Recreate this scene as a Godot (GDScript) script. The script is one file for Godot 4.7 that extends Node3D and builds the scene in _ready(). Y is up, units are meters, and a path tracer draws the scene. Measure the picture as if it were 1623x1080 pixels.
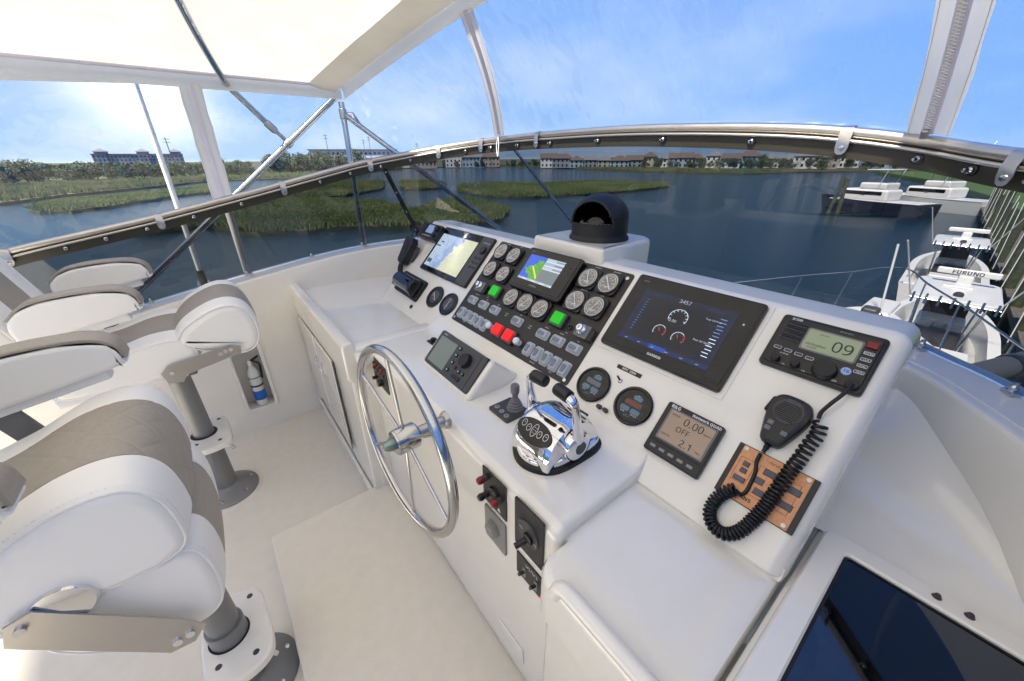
extends Node3D
# Flybridge helm of a motor yacht moored in a marsh creek. Metres; deck floor at y = 0; bow towards -Z, port towards -X.
const WATER_Y := -4.75
const TILT := 0.81140  # slope of the instrument face
const FACE_D := 1.1
var M := {}
var used_names := {}
var rng := RandomNumberGenerator.new()
var font_sans: SystemFont
var font_bold: SystemFont

# ---------------------------------------------------------------- materials
func mat(key: String, col: Color, rough := 0.5, metal := 0.0) -> StandardMaterial3D:
	var m := StandardMaterial3D.new()
	m.resource_name = key
	m.albedo_color = col
	m.roughness = rough
	m.metallic = metal
	M[key] = m
	return m

func noise_tex(freq: float, lo: Color, hi: Color, size := 512, oct := 4, sd := 1) -> NoiseTexture2D:
	var n := FastNoiseLite.new()
	n.seed = sd
	n.frequency = freq
	n.fractal_octaves = oct
	var t := NoiseTexture2D.new()
	t.width = size
	t.height = size
	t.seamless = true
	t.noise = n
	var g := Gradient.new()
	g.set_color(0, lo)
	g.set_color(1, hi)
	t.color_ramp = g
	return t

func noise_normal(freq: float, strength: float, size := 512, oct := 4, sd := 2) -> NoiseTexture2D:
	var n := FastNoiseLite.new()
	n.seed = sd
	n.frequency = freq
	n.fractal_octaves = oct
	var t := NoiseTexture2D.new()
	t.width = size
	t.height = size
	t.seamless = true
	t.noise = n
	t.as_normal_map = true
	t.bump_strength = strength
	return t

func tri(m: StandardMaterial3D, sc: float) -> void:
	m.uv1_triplanar = true
	m.uv1_world_triplanar = true
	m.uv1_scale = Vector3(sc, sc, sc)

func make_materials() -> void:
	var m := mat("gelcoat", Color(0.93, 0.912, 0.872), 0.2)
	m.albedo_texture = noise_tex(0.012, Color(0.98, 0.978, 0.97), Color(1, 1, 1), 512, 5, 3)
	m.clearcoat_enabled = true
	m.clearcoat = 1.0
	m.clearcoat_roughness = 0.05
	tri(m, 0.9)
	m = mat("gelcoat_floor", Color(0.905, 0.875, 0.815), 0.5)
	m.albedo_texture = noise_tex(0.02, Color(0.975, 0.97, 0.96), Color(1, 1, 1), 512, 5, 4)
	m.normal_enabled = true
	m.normal_texture = noise_normal(0.25, 1.2, 512, 2, 5)
	m.normal_scale = 0.25
	tri(m, 1.3)
	m = mat("vinyl_white", Color(0.935, 0.928, 0.91), 0.45)
	m.normal_enabled = true
	m.normal_texture = noise_normal(0.12, 1.5, 512, 3, 6)
	m.normal_scale = 0.18
	tri(m, 4.0)
	m = mat("vinyl_taupe", Color(0.64, 0.605, 0.56), 0.5)
	m.albedo_texture = noise_tex(0.03, Color(0.93, 0.93, 0.92), Color(1, 1, 1), 512, 4, 7)
	m.normal_enabled = true
	m.normal_texture = noise_normal(0.15, 1.5, 512, 3, 8)
	m.normal_scale = 0.2
	tri(m, 4.0)
	m = mat("canvas", Color(0.89, 0.878, 0.85), 0.8)
	m.albedo_texture = noise_tex(0.008, Color(0.94, 0.935, 0.92), Color(1, 1, 1), 512, 4, 9)
	m.normal_enabled = true
	m.normal_texture = noise_normal(0.006, 6.0, 512, 3, 10)
	m.normal_scale = 0.5
	m.backlight_enabled = true
	m.backlight = Color(0.8, 0.795, 0.785)
	tri(m, 0.8)
	m = mat("canvas_strip", Color(0.89, 0.88, 0.86), 0.8)
	m.backlight_enabled = true
	m.backlight = Color(0.75, 0.74, 0.72)
	m.normal_enabled = true
	m.normal_texture = noise_normal(0.02, 5.0, 512, 3, 30)
	m.normal_scale = 0.5
	tri(m, 2.0)
	mat("zipper", Color(0.82, 0.80, 0.86), 0.6)
	mat("thread", Color(0.78, 0.75, 0.70), 0.8)
	m = mat("clear_vinyl", Color(0.95, 0.97, 1.0, 0.025), 0.06)
	m.transparency = BaseMaterial3D.TRANSPARENCY_ALPHA
	m.normal_enabled = true
	m.normal_texture = noise_normal(0.005, 16.0, 512, 4, 11)
	m.normal_scale = 1.6
	tri(m, 0.7)
	m = mat("tinted_acrylic", Color(0.03, 0.05, 0.055, 0.7), 0.02)
	m.transparency = BaseMaterial3D.TRANSPARENCY_ALPHA
	mat("band_dark", Color(0.19, 0.18, 0.145), 0.4)
	m = mat("rail_metal", Color(0.78, 0.755, 0.72), 0.36, 1.0)
	m = mat("stainless", Color(0.75, 0.75, 0.75), 0.16, 1.0)
	m = mat("chrome", Color(0.88, 0.88, 0.89), 0.05, 1.0)
	m = mat("brushed", Color(0.72, 0.71, 0.70), 0.32, 1.0)
	m = mat("alu_grey", Color(0.50, 0.50, 0.50), 0.42, 0.35)
	m.normal_enabled = true
	m.normal_texture = noise_normal(0.2, 1.0, 256, 2, 12)
	m.normal_scale = 0.12
	tri(m, 5.0)
	mat("black_plastic", Color(0.085, 0.085, 0.09), 0.38)
	mat("black_satin", Color(0.055, 0.055, 0.06), 0.28)
	mat("black_gloss", Color(0.025, 0.025, 0.028), 0.06)
	mat("black_rubber", Color(0.06, 0.06, 0.065), 0.5)
	m = mat("panel_black", Color(0.15, 0.135, 0.12), 0.42)
	m.albedo_texture = noise_tex(0.05, Color(0.85, 0.85, 0.85), Color(1, 1, 1), 256, 4, 13)
	tri(m, 5.0)
	mat("charcoal", Color(0.24, 0.24, 0.245), 0.42)
	mat("mid_grey", Color(0.42, 0.42, 0.43), 0.45)
	m = mat("boot_clear", Color(0.72, 0.74, 0.76), 0.3)
	m = mat("boot_inner", Color(0.45, 0.50, 0.56), 0.35)
	mat("white_plastic", Color(0.9, 0.9, 0.9), 0.4)
	mat("print_white", Color(0.85, 0.85, 0.85), 0.6)
	mat("print_grey", Color(0.55, 0.55, 0.55), 0.6)
	mat("print_dark", Color(0.06, 0.06, 0.06), 0.6)
	mat("print_lcd", Color(0.20, 0.22, 0.17), 0.6)
	mat("print_lcd_warm", Color(0.22, 0.18, 0.14), 0.6)
	m = mat("green_lamp", Color(0.02, 0.62, 0.06), 0.35)
	m.emission_enabled = true
	m.emission = Color(0.0, 0.55, 0.03)
	m.emission_energy_multiplier = 0.35
	m = mat("red_lamp", Color(0.85, 0.02, 0.02), 0.35)
	m.emission_enabled = true
	m.emission = Color(0.8, 0.0, 0.0)
	m.emission_energy_multiplier = 0.35
	mat("red_plastic", Color(0.50, 0.05, 0.07), 0.35)
	mat("lcd_green", Color(0.62, 0.66, 0.52), 0.25)
	mat("lcd_grey", Color(0.50, 0.53, 0.46), 0.15)
	mat("lcd_warm", Color(0.66, 0.57, 0.48), 0.25)
	mat("lcd_blue", Color(0.62, 0.72, 0.86), 0.25)
	mat("lcd_teal", Color(0.36, 0.47, 0.54), 0.3)
	mat("lcd_rust", Color(0.42, 0.25, 0.18), 0.3)
	m = mat("copper_print", Color(0.86, 0.62, 0.45), 0.35, 0.15)
	m.albedo_texture = noise_tex(0.05, Color(0.86, 0.84, 0.82), Color(1, 1, 1), 256, 4, 14)
	tri(m, 8.0)
	m = mat("dark_glass", Color(0.03, 0.035, 0.05), 0.03)
	m.clearcoat_enabled = true
	m.clearcoat = 1.0
	m.clearcoat_roughness = 0.02
	mat("key_blue", Color(0.30, 0.32, 0.37), 0.4)
	mat("gauge_dial", Color(0.58, 0.56, 0.52), 0.4)
	mat("ext_white", Color(0.85, 0.85, 0.83), 0.3)
	mat("ext_blue", Color(0.10, 0.38, 0.72), 0.35)
	mat("verdigris", Color(0.52, 0.58, 0.56), 0.35, 0.9)
	mat("rust", Color(0.45, 0.24, 0.12), 0.9)
	# outside
	m = mat("water", Color(0.05, 0.15, 0.185), 0.1)
	m.normal_enabled = true
	m.normal_texture = noise_normal(0.03, 9.0, 1024, 5, 15)
	m.normal_scale = 0.55
	tri(m, 0.11)
	m = mat("marsh_mud", Color(0.24, 0.25, 0.14), 0.9)
	m.albedo_texture = noise_tex(0.02, Color(0.7, 0.72, 0.6), Color(1, 1, 1), 512, 5, 16)
	tri(m, 0.05)
	m = mat("far_land", Color(0.29, 0.29, 0.2), 0.95)
	m.albedo_texture = noise_tex(0.01, Color(0.6, 0.68, 0.45), Color(1, 0.95, 0.95), 512, 5, 17)
	tri(m, 0.012)
	m = mat("blade", Color(1, 1, 1), 0.7)
	m.vertex_color_use_as_albedo = true
	m.backlight_enabled = true
	m.backlight = Color(0.25, 0.3, 0.12)
	m = mat("leaf", Color(1, 1, 1), 0.7)
	m.vertex_color_use_as_albedo = true
	m.backlight_enabled = true
	m.backlight = Color(0.2, 0.25, 0.1)
	mat("bark", Color(0.25, 0.2, 0.16), 0.9)
	m = mat("piling", Color(0.33, 0.35, 0.27), 0.9)
	m.albedo_texture = noise_tex(0.03, Color(0.55, 0.62, 0.52), Color(1, 1, 1), 256, 5, 18)
	tri(m, 0.5)
	m = mat("dock_wood", Color(0.46, 0.44, 0.40), 0.9)
	m.albedo_texture = noise_tex(0.03, Color(0.7, 0.68, 0.66), Color(1, 1, 1), 256, 5, 19)
	tri(m, 0.5)
	m = mat("hull_white", Color(0.88, 0.88, 0.87), 0.25)
	mat("hull_navy", Color(0.10, 0.13, 0.22), 0.2)
	mat("boat_window", Color(0.03, 0.04, 0.055), 0.08)
	mat("boat_deck", Color(0.72, 0.72, 0.70), 0.6)
	mat("wall_white", Color(0.74, 0.75, 0.76), 0.8)
	mat("wall_grey", Color(0.45, 0.48, 0.53), 0.8)
	mat("wall_tan", Color(0.58, 0.56, 0.52), 0.8)
	mat("wall_blue", Color(0.50, 0.58, 0.64), 0.8)
	mat("roof_grey", Color(0.38, 0.38, 0.40), 0.85)
	mat("roof_brown", Color(0.33, 0.27, 0.24), 0.85)
	mat("roof_red", Color(0.45, 0.18, 0.16), 0.8)
	mat("window_dark", Color(0.08, 0.1, 0.13), 0.1)
	mat("pole_wood", Color(0.28, 0.24, 0.2), 0.9)
	mat("lawn", Color(0.25, 0.36, 0.16), 0.95)

# ---------------------------------------------------------------- mesh helpers
# Triangles -> mesh with area-weighted normals that keep creases sharper than `crease` degrees; closed shapes are turned outwards.
func mk(t: PackedVector3Array, crease := 40.0, uv := PackedVector2Array(), cols := PackedColorArray()) -> ArrayMesh:
	var n := t.size()
	var vol := 0.0
	var c := Vector3.ZERO
	for p in t:
		c += p
	c /= maxf(n, 1)
	for i in range(0, n, 3):
		vol += (t[i] - c).dot((t[i + 1] - c).cross(t[i + 2] - c))
	if vol > 0.0:
		for i in range(0, n, 3):
			var s := t[i + 1]
			t[i + 1] = t[i + 2]
			t[i + 2] = s
			if uv.size():
				var su := uv[i + 1]
				uv[i + 1] = uv[i + 2]
				uv[i + 2] = su
			if cols.size():
				var sc := cols[i + 1]
				cols[i + 1] = cols[i + 2]
				cols[i + 2] = sc
	var fn := PackedVector3Array()
	var at := {}
	for i in range(0, n, 3):
		var nn := (t[i + 2] - t[i]).cross(t[i + 1] - t[i])
		fn.append(nn)
		for k in 3:
			var key := Vector3i((t[i + k] * 20000.0).round())
			if at.has(key):
				at[key].append(i / 3)
			else:
				at[key] = [i / 3]
	var cosl := cos(deg_to_rad(crease))
	var ns := PackedVector3Array()
	ns.resize(n)
	for i in n:
		var f := fn[i / 3]
		var fu := f.normalized()
		var s := Vector3.ZERO
		for j in at[Vector3i((t[i] * 20000.0).round())]:
			if fn[j].normalized().dot(fu) >= cosl:
				s += fn[j]
		ns[i] = s.normalized() if s.length_squared() > 0.0 else Vector3.UP
	var arr := []
	arr.resize(Mesh.ARRAY_MAX)
	arr[Mesh.ARRAY_VERTEX] = t
	arr[Mesh.ARRAY_NORMAL] = ns
	if uv.size():
		arr[Mesh.ARRAY_TEX_UV] = uv
	if cols.size():
		arr[Mesh.ARRAY_COLOR] = cols
	var am := ArrayMesh.new()
	am.add_surface_from_arrays(Mesh.PRIMITIVE_TRIANGLES, arr)
	return am

func quad(t: PackedVector3Array, a: Vector3, b: Vector3, c: Vector3, d: Vector3) -> void:
	t.append_array([a, b, c, a, c, d])

# rows of points -> triangles
func grid(rows: Array, wrap_u := false, wrap_v := false) -> PackedVector3Array:
	var t := PackedVector3Array()
	var nr := rows.size()
	for i in (nr if wrap_v else nr - 1):
		var a: Array = rows[i]
		var b: Array = rows[(i + 1) % nr]
		var nc := a.size()
		for j in (nc if wrap_u else nc - 1):
			var k := (j + 1) % nc
			quad(t, a[j], a[k], b[k], b[j])
	return t

func fan(t: PackedVector3Array, ring: Array, flip := false) -> void:
	var c := Vector3.ZERO
	for p in ring:
		c += p
	c /= ring.size()
	for i in ring.size():
		var a: Vector3 = ring[i]
		var b: Vector3 = ring[(i + 1) % ring.size()]
		if flip:
			t.append_array([c, b, a])
		else:
			t.append_array([c, a, b])

# rounded box centred at the origin
func rbox(s: Vector3, r := 0.004, k := 1) -> ArrayMesh:
	var h := s / 2.0
	r = minf(r, minf(h.x, minf(h.y, h.z)) * 0.98)
	var t := PackedVector3Array()
	var prm := []
	for i in k + 1:
		prm.append([-1, tan(-PI / 4 + PI / 4 * i / k)])
	for i in k + 1:
		prm.append([1, tan(PI / 4 * i / k)])
	for ax in 3:
		for sg in [-1.0, 1.0]:
			var rows := []
			for a in prm:
				var row := []
				for b in prm:
					var d := Vector3.ZERO
					d[ax] = sg
					d[(ax + 1) % 3] = a[1]
					d[(ax + 2) % 3] = b[1]
					var core := Vector3.ZERO
					core[ax] = sg * (h[ax] - r)
					core[(ax + 1) % 3] = a[0] * (h[(ax + 1) % 3] - r)
					core[(ax + 2) % 3] = b[0] * (h[(ax + 2) % 3] - r)
					row.append(core + d.normalized() * r)
				rows.append(row)
			if sg > 0:
				rows.reverse()
			t.append_array(grid(rows))
	return mk(t, 50)

# profile of (radius, z) turned round the z axis
func lathe(prof: Array, seg := 24, crease := 40.0) -> ArrayMesh:
	var rows := []
	for p in prof:
		var row := []
		for i in seg:
			var a := TAU * i / seg
			row.append(Vector3(p[0] * cos(a), p[0] * sin(a), p[1]))
		rows.append(row)
	var t := grid(rows, true)
	if prof[0][0] > 0.0001:
		fan(t, rows[0], true)
	if prof[-1][0] > 0.0001:
		fan(t, rows[-1])
	return mk(t, crease)

func disc_box(r: float, h: float, bev := 0.001, seg := 24) -> ArrayMesh:
	return lathe([[r, 0.0], [r, h - bev], [r - bev, h]], seg)

func tube(pts: Array, r: float, seg := 10, closed := false, caps := true) -> ArrayMesh:
	return mk(tube_t(pts, r, seg, closed, caps), 50)

func tube_t(pts: Array, r: float, seg := 10, closed := false, caps := true) -> PackedVector3Array:
	var rows := []
	var n := pts.size()
	var up := Vector3.ZERO
	for i in n:
		var a: Vector3 = pts[(i - 1 + n) % n] if closed else pts[maxi(i - 1, 0)]
		var b: Vector3 = pts[(i + 1) % n] if closed else pts[mini(i + 1, n - 1)]
		var d := (b - a).normalized()
		if up == Vector3.ZERO:
			up = Vector3.UP if absf(d.y) < 0.9 else Vector3.RIGHT
		up = (up - d * up.dot(d)).normalized()
		var sd := d.cross(up)
		var row := []
		for k in seg:
			var w := TAU * k / seg
			row.append(pts[i] + (up * cos(w) + sd * sin(w)) * r)
		rows.append(row)
	var t := grid(rows, true, closed)
	if caps and not closed:
		fan(t, rows[0], true)
		fan(t, rows[-1])
	return t

# Catmull-Rom through points
func spline(pts: Array, per := 6, closed := false) -> Array:
	var out := []
	var n := pts.size()
	for i in (n if closed else n - 1):
		var p0 = pts[(i - 1 + n) % n] if closed else pts[maxi(i - 1, 0)]
		var p1 = pts[i]
		var p2 = pts[(i + 1) % n]
		var p3 = pts[(i + 2) % n] if closed else pts[mini(i + 2, n - 1)]
		for k in per:
			var s := float(k) / per
			out.append(p1.cubic_interpolate(p2, p0, p3, s))
	if not closed:
		out.append(pts[-1])
	return out

func rrect(w: float, h: float, r: float, k := 3) -> PackedVector2Array:
	var o := PackedVector2Array()
	for c in [[1, 1, 0], [-1, 1, 1], [-1, -1, 2], [1, -1, 3]]:
		for i in k + 1:
			var a: float = PI / 2 * (c[2] + float(i) / k)
			o.append(Vector2(c[0] * (w / 2 - r), c[1] * (h / 2 - r)) + Vector2(cos(a), sin(a)) * r)
	return o

# polygon in xy pushed along z from z0 to z1, top edge bevelled
func extrude(poly: PackedVector2Array, z0: float, z1: float, bev := 0.0, crease := 40.0) -> ArrayMesh:
	return mk(extrude_t(poly, z0, z1, bev), crease)

func inset_poly(poly: PackedVector2Array, d: float) -> PackedVector2Array:
	var o := PackedVector2Array()
	var n := poly.size()
	var area := 0.0
	for i in n:
		area += poly[i].cross(poly[(i + 1) % n])
	var sg := 1.0 if area > 0 else -1.0
	for i in n:
		var e1 := (poly[i] - poly[(i - 1 + n) % n]).normalized()
		var e2 := (poly[(i + 1) % n] - poly[i]).normalized()
		var n1 := Vector2(-e1.y, e1.x) * sg
		var n2 := Vector2(-e2.y, e2.x) * sg
		var b := n1 + n2
		o.append(poly[i] + b * (d / maxf(0.35, b.dot(n1))))
	return o

func extrude_t(poly: PackedVector2Array, z0: float, z1: float, bev := 0.0) -> PackedVector3Array:
	var rows := []
	var lev := [[poly, z0], [poly, z1 - bev]]
	if bev > 0.0:
		lev.append([inset_poly(poly, bev * 0.3), z1 - bev * 0.3])
		lev.append([inset_poly(poly, bev), z1])
	for l in lev:
		var row := []
		for p in l[0]:
			row.append(Vector3(p.x, p.y, l[1]))
		rows.append(row)
	var t := grid(rows, true)
	var area := 0.0
	for i in poly.size():
		area += poly[i].cross(poly[(i + 1) % poly.size()])
	for e in [[lev[0], area < 0], [lev[-1], area > 0]]:
		var pl: PackedVector2Array = e[0][0]
		var idx := Geometry2D.triangulate_polygon(poly)
		for i in range(0, idx.size(), 3):
			var a := Vector3(pl[idx[i]].x, pl[idx[i]].y, e[0][1])
			var b := Vector3(pl[idx[i + 1]].x, pl[idx[i + 1]].y, e[0][1])
			var c := Vector3(pl[idx[i + 2]].x, pl[idx[i + 2]].y, e[0][1])
			if ((poly[idx[i + 1]] - poly[idx[i]]).cross(poly[idx[i + 2]] - poly[idx[i]]) > 0) == bool(e[1]):
				t.append_array([a, b, c])
			else:
				t.append_array([a, c, b])
	return t

# padding of a cushion: crowned across its width, drawn in along seams and quilting lines
func bulge(r: Dictionary, x: float, j: int) -> float:
	var o: float = r.crown * maxf(0.0, 1.0 - pow(x / r.half, 2))
	if r.has("seam"):
		o -= 0.003 * exp(-pow((absf(x) - r.seam) / 0.004, 2))
	if r.has("arc"):
		var a: float = x * 0.75 + r.arc[j]
		var b: float = x * 0.75 - r.arc[j]
		var d := minf(absf(fposmod(a, 0.085) - 0.0425), absf(fposmod(b, 0.085) - 0.0425))
		o -= 0.0018 * exp(-pow(d / 0.003, 2))
	return o

# cross-section (z, y) swept along x with rounded ends; stations are [x, inset]
func xloft(prof: PackedVector2Array, st: Array, crease := 40.0, relief := {}) -> ArrayMesh:
	var rows := []
	for s in st:
		var pl := prof if absf(s[1]) < 1e-6 else inset_poly(prof, s[1])
		if relief.size():
			var nrm := inset_poly(prof, -1.0)
			var q := PackedVector2Array()
			for j in pl.size():
				q.append(pl[j] + (nrm[j] - prof[j]).normalized() * bulge(relief, s[0], j))
			pl = q
		var row := []
		for j in pl.size():
			row.append(Vector3(s[0], pl[j].y, pl[j].x))
		rows.append(row)
	var t := grid(rows, true)
	var area := 0.0
	for i in prof.size():
		area += prof[i].cross(prof[(i + 1) % prof.size()])
	for e in [[rows[0], area < 0], [rows[-1], area > 0]]:
		var pl := prof
		var idx := Geometry2D.triangulate_polygon(pl)
		for i in range(0, idx.size(), 3):
			var ccw := (pl[idx[i + 1]] - pl[idx[i]]).cross(pl[idx[i + 2]] - pl[idx[i]]) > 0
			if ccw == bool(e[1]):
				t.append_array([e[0][idx[i]], e[0][idx[i + 1]], e[0][idx[i + 2]]])
			else:
				t.append_array([e[0][idx[i]], e[0][idx[i + 2]], e[0][idx[i + 1]]])
	return mk(t, crease)

func quad_uv(w: float, h: float) -> ArrayMesh:
	var t := PackedVector3Array([Vector3(-w / 2, -h / 2, 0), Vector3(-w / 2, h / 2, 0), Vector3(w / 2, h / 2, 0), Vector3(-w / 2, -h / 2, 0), Vector3(w / 2, h / 2, 0), Vector3(w / 2, -h / 2, 0)])
	var u := PackedVector2Array([Vector2(0, 1), Vector2(0, 0), Vector2(1, 0), Vector2(0, 1), Vector2(1, 0), Vector2(1, 1)])
	var ns := PackedVector3Array()
	for i in 6:
		ns.append(Vector3(0, 0, 1))
	var arr := []
	arr.resize(Mesh.ARRAY_MAX)
	arr[Mesh.ARRAY_VERTEX] = t
	arr[Mesh.ARRAY_NORMAL] = ns
	arr[Mesh.ARRAY_TEX_UV] = u
	var am := ArrayMesh.new()
	am.add_surface_from_arrays(Mesh.PRIMITIVE_TRIANGLES, arr)
	return am

# ---------------------------------------------------------------- scene helpers
func numbered(n: String) -> String:
	if not used_names.has(n):
		used_names[n] = 0
		return n
	used_names[n] += 1
	return "%s_%03d" % [n, used_names[n]]

func thing(called: String, label: String, category: String, xf := Transform3D(), group := "") -> Node3D:
	var o := Node3D.new()
	o.name = numbered(called)
	add_child(o)
	o.transform = xf
	o.set_meta("label", label)
	o.set_meta("category", category)
	if group:
		o.set_meta("group", group)
	return o

func part(parent: Node, called: String, mesh: Mesh, m: String, xf := Transform3D()) -> MeshInstance3D:
	var o := MeshInstance3D.new()
	o.name = called
	o.mesh = mesh
	o.material_override = M[m]
	o.transform = xf
	parent.add_child(o, true)
	return o

func struct(called: String, mesh: Mesh, m: String, label := "", xf := Transform3D()) -> MeshInstance3D:
	var o := part(self, numbered(called), mesh, m, xf)
	o.set_meta("kind", "structure")
	if label:
		o.set_meta("label", label)
	return o

func at(p: Vector3, rot := Vector3.ZERO) -> Transform3D:
	return Transform3D(Basis.from_euler(rot), p)

# point and frame on the sloping instrument face: u athwartships, v up the slope, w out of it
func face_xf(u: float, v: float, w := 0.0) -> Transform3D:
	var n := Vector3(0, cos(TILT), sin(TILT))
	var vd := Vector3(0, sin(TILT), -cos(TILT))
	return Transform3D(Basis(Vector3(1, 0, 0), vd, n), Vector3(0, 1.75, 0) - n * (FACE_D - w) + Vector3(1, 0, 0) * u + vd * v)

# a frame on the ledge (facing up, local y to the bow) and on the console's vertical front (facing aft)
func flat_xf(p: Vector3) -> Transform3D:
	return Transform3D(Basis(Vector3(1, 0, 0), Vector3(0, 0, -1), Vector3(0, 1, 0)), p)

func text(parent: Node, s: String, h: float, m: String, p: Vector3, rot := Vector3.ZERO, bold := false, called := "lettering") -> void:
	var tm := TextMesh.new()
	tm.text = s
	tm.font = font_bold if bold else font_sans
	tm.font_size = 24
	tm.pixel_size = h / 17.5
	tm.depth = 0.0004
	tm.curve_step = 4.0
	part(parent, called, tm, m, at(p, rot))

func seg_xf(a: Vector3, b: Vector3) -> Transform3D:  # local z from a to b
	var d := (b - a).normalized()
	var up := Vector3.UP if absf(d.y) < 0.95 else Vector3.RIGHT
	var x := up.cross(d).normalized()
	return Transform3D(Basis(x, d.cross(x), d), a)

# ---------------------------------------------------------------- drawing of screens
func im_line(im: Image, a: Vector2, b: Vector2, c: Color, w := 1.0) -> void:
	var n := int(maxf(absf(b.x - a.x), absf(b.y - a.y))) + 1
	for i in n + 1:
		var p := a.lerp(b, float(i) / n)
		var r := int(ceil(w / 2.0))
		for dx in range(-r + 1, r + (0 if w > 1.0 else 1)):
			for dy in range(-r + 1, r + (0 if w > 1.0 else 1)):
				var x := int(p.x) + dx
				var y := int(p.y) + dy
				if x >= 0 and y >= 0 and x < im.get_width() and y < im.get_height():
					im.set_pixel(x, y, c)

func im_arc(im: Image, ctr: Vector2, r: float, a0: float, a1: float, c: Color, w := 1.0) -> void:
	var n := int(r * absf(a1 - a0) / 3.0) + 4
	for i in n:
		var p := a0 + (a1 - a0) * i / n
		var q := a0 + (a1 - a0) * (i + 1) / n
		im_line(im, ctr + Vector2(cos(p), sin(p)) * r, ctr + Vector2(cos(q), sin(q)) * r, c, w)

func screen_mat(key: String, im: Image, glow := 0.6) -> void:
	var m := mat(key, Color(0.02, 0.02, 0.02), 0.12)
	var tx := ImageTexture.create_from_image(im)
	m.emission_enabled = true
	m.emission = Color(1, 1, 1)
	m.emission_operator = BaseMaterial3D.EMISSION_OP_MULTIPLY
	m.emission_texture = tx
	m.emission_energy_multiplier = glow

# ---------------------------------------------------------------- flybridge shell
# plan line of the windscreen, from aft port round the bow side to starboard: x, z, height of the coaming, height of the top rail
const SCREEN := [
	[-3.0, 2.3, 0.72, 1.10], [-3.0, 1.5, 0.83, 1.20], [-3.0, 0.8, 0.93, 1.348], [-3.0, 0.5, 0.972, 1.404], [-3.0, 0.2, 1.024, 1.46], [-3.0, -0.2, 1.084, 1.546], [-3.0, -0.6, 1.138, 1.636],
	[-2.97, -0.95, 1.168, 1.714], [-2.85, -1.3, 1.19, 1.776], [-2.6, -1.57, 1.202, 1.824], [-2.25, -1.71, 1.214, 1.852], [-1.8, -1.75, 1.222, 1.862],
	[-1.2, -1.75, 1.226, 1.858], [-0.6, -1.75, 1.226, 1.826], [-0.22, -1.74, 1.218, 1.774], [0.0, -1.6, 1.214, 1.734], [0.15, -1.47, 1.214, 1.71],
	[0.38, -1.18, 1.20, 1.66], [0.52, -0.8, 1.17, 1.60], [0.58, -0.3, 1.12, 1.53], [0.6, 0.4, 1.03, 1.42], [0.6, 1.4, 0.88, 1.24], [0.6, 2.3, 0.74, 1.10]]

var plan := []       # smoothed: Vector3(x, coaming y, z)
var rail_line := []  # Vector3
var inward := []     # unit vectors into the cockpit

func build_plan() -> void:
	var a := []
	var b := []
	for s in SCREEN:
		a.append(Vector3(s[0], s[2], s[1]))
		b.append(Vector3(s[0], s[3], s[1]))
	plan = spline(a, 5)
	var r := spline(b, 5)
	for i in plan.size():
		var d: Vector3 = plan[mini(i + 1, plan.size() - 1)] - plan[maxi(i - 1, 0)]
		d.y = 0
		d = d.normalized()
		var n := Vector3(-d.z, 0, d.x)
		inward.append(n)
		rail_line.append(r[i] + n * 0.06)

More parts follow.
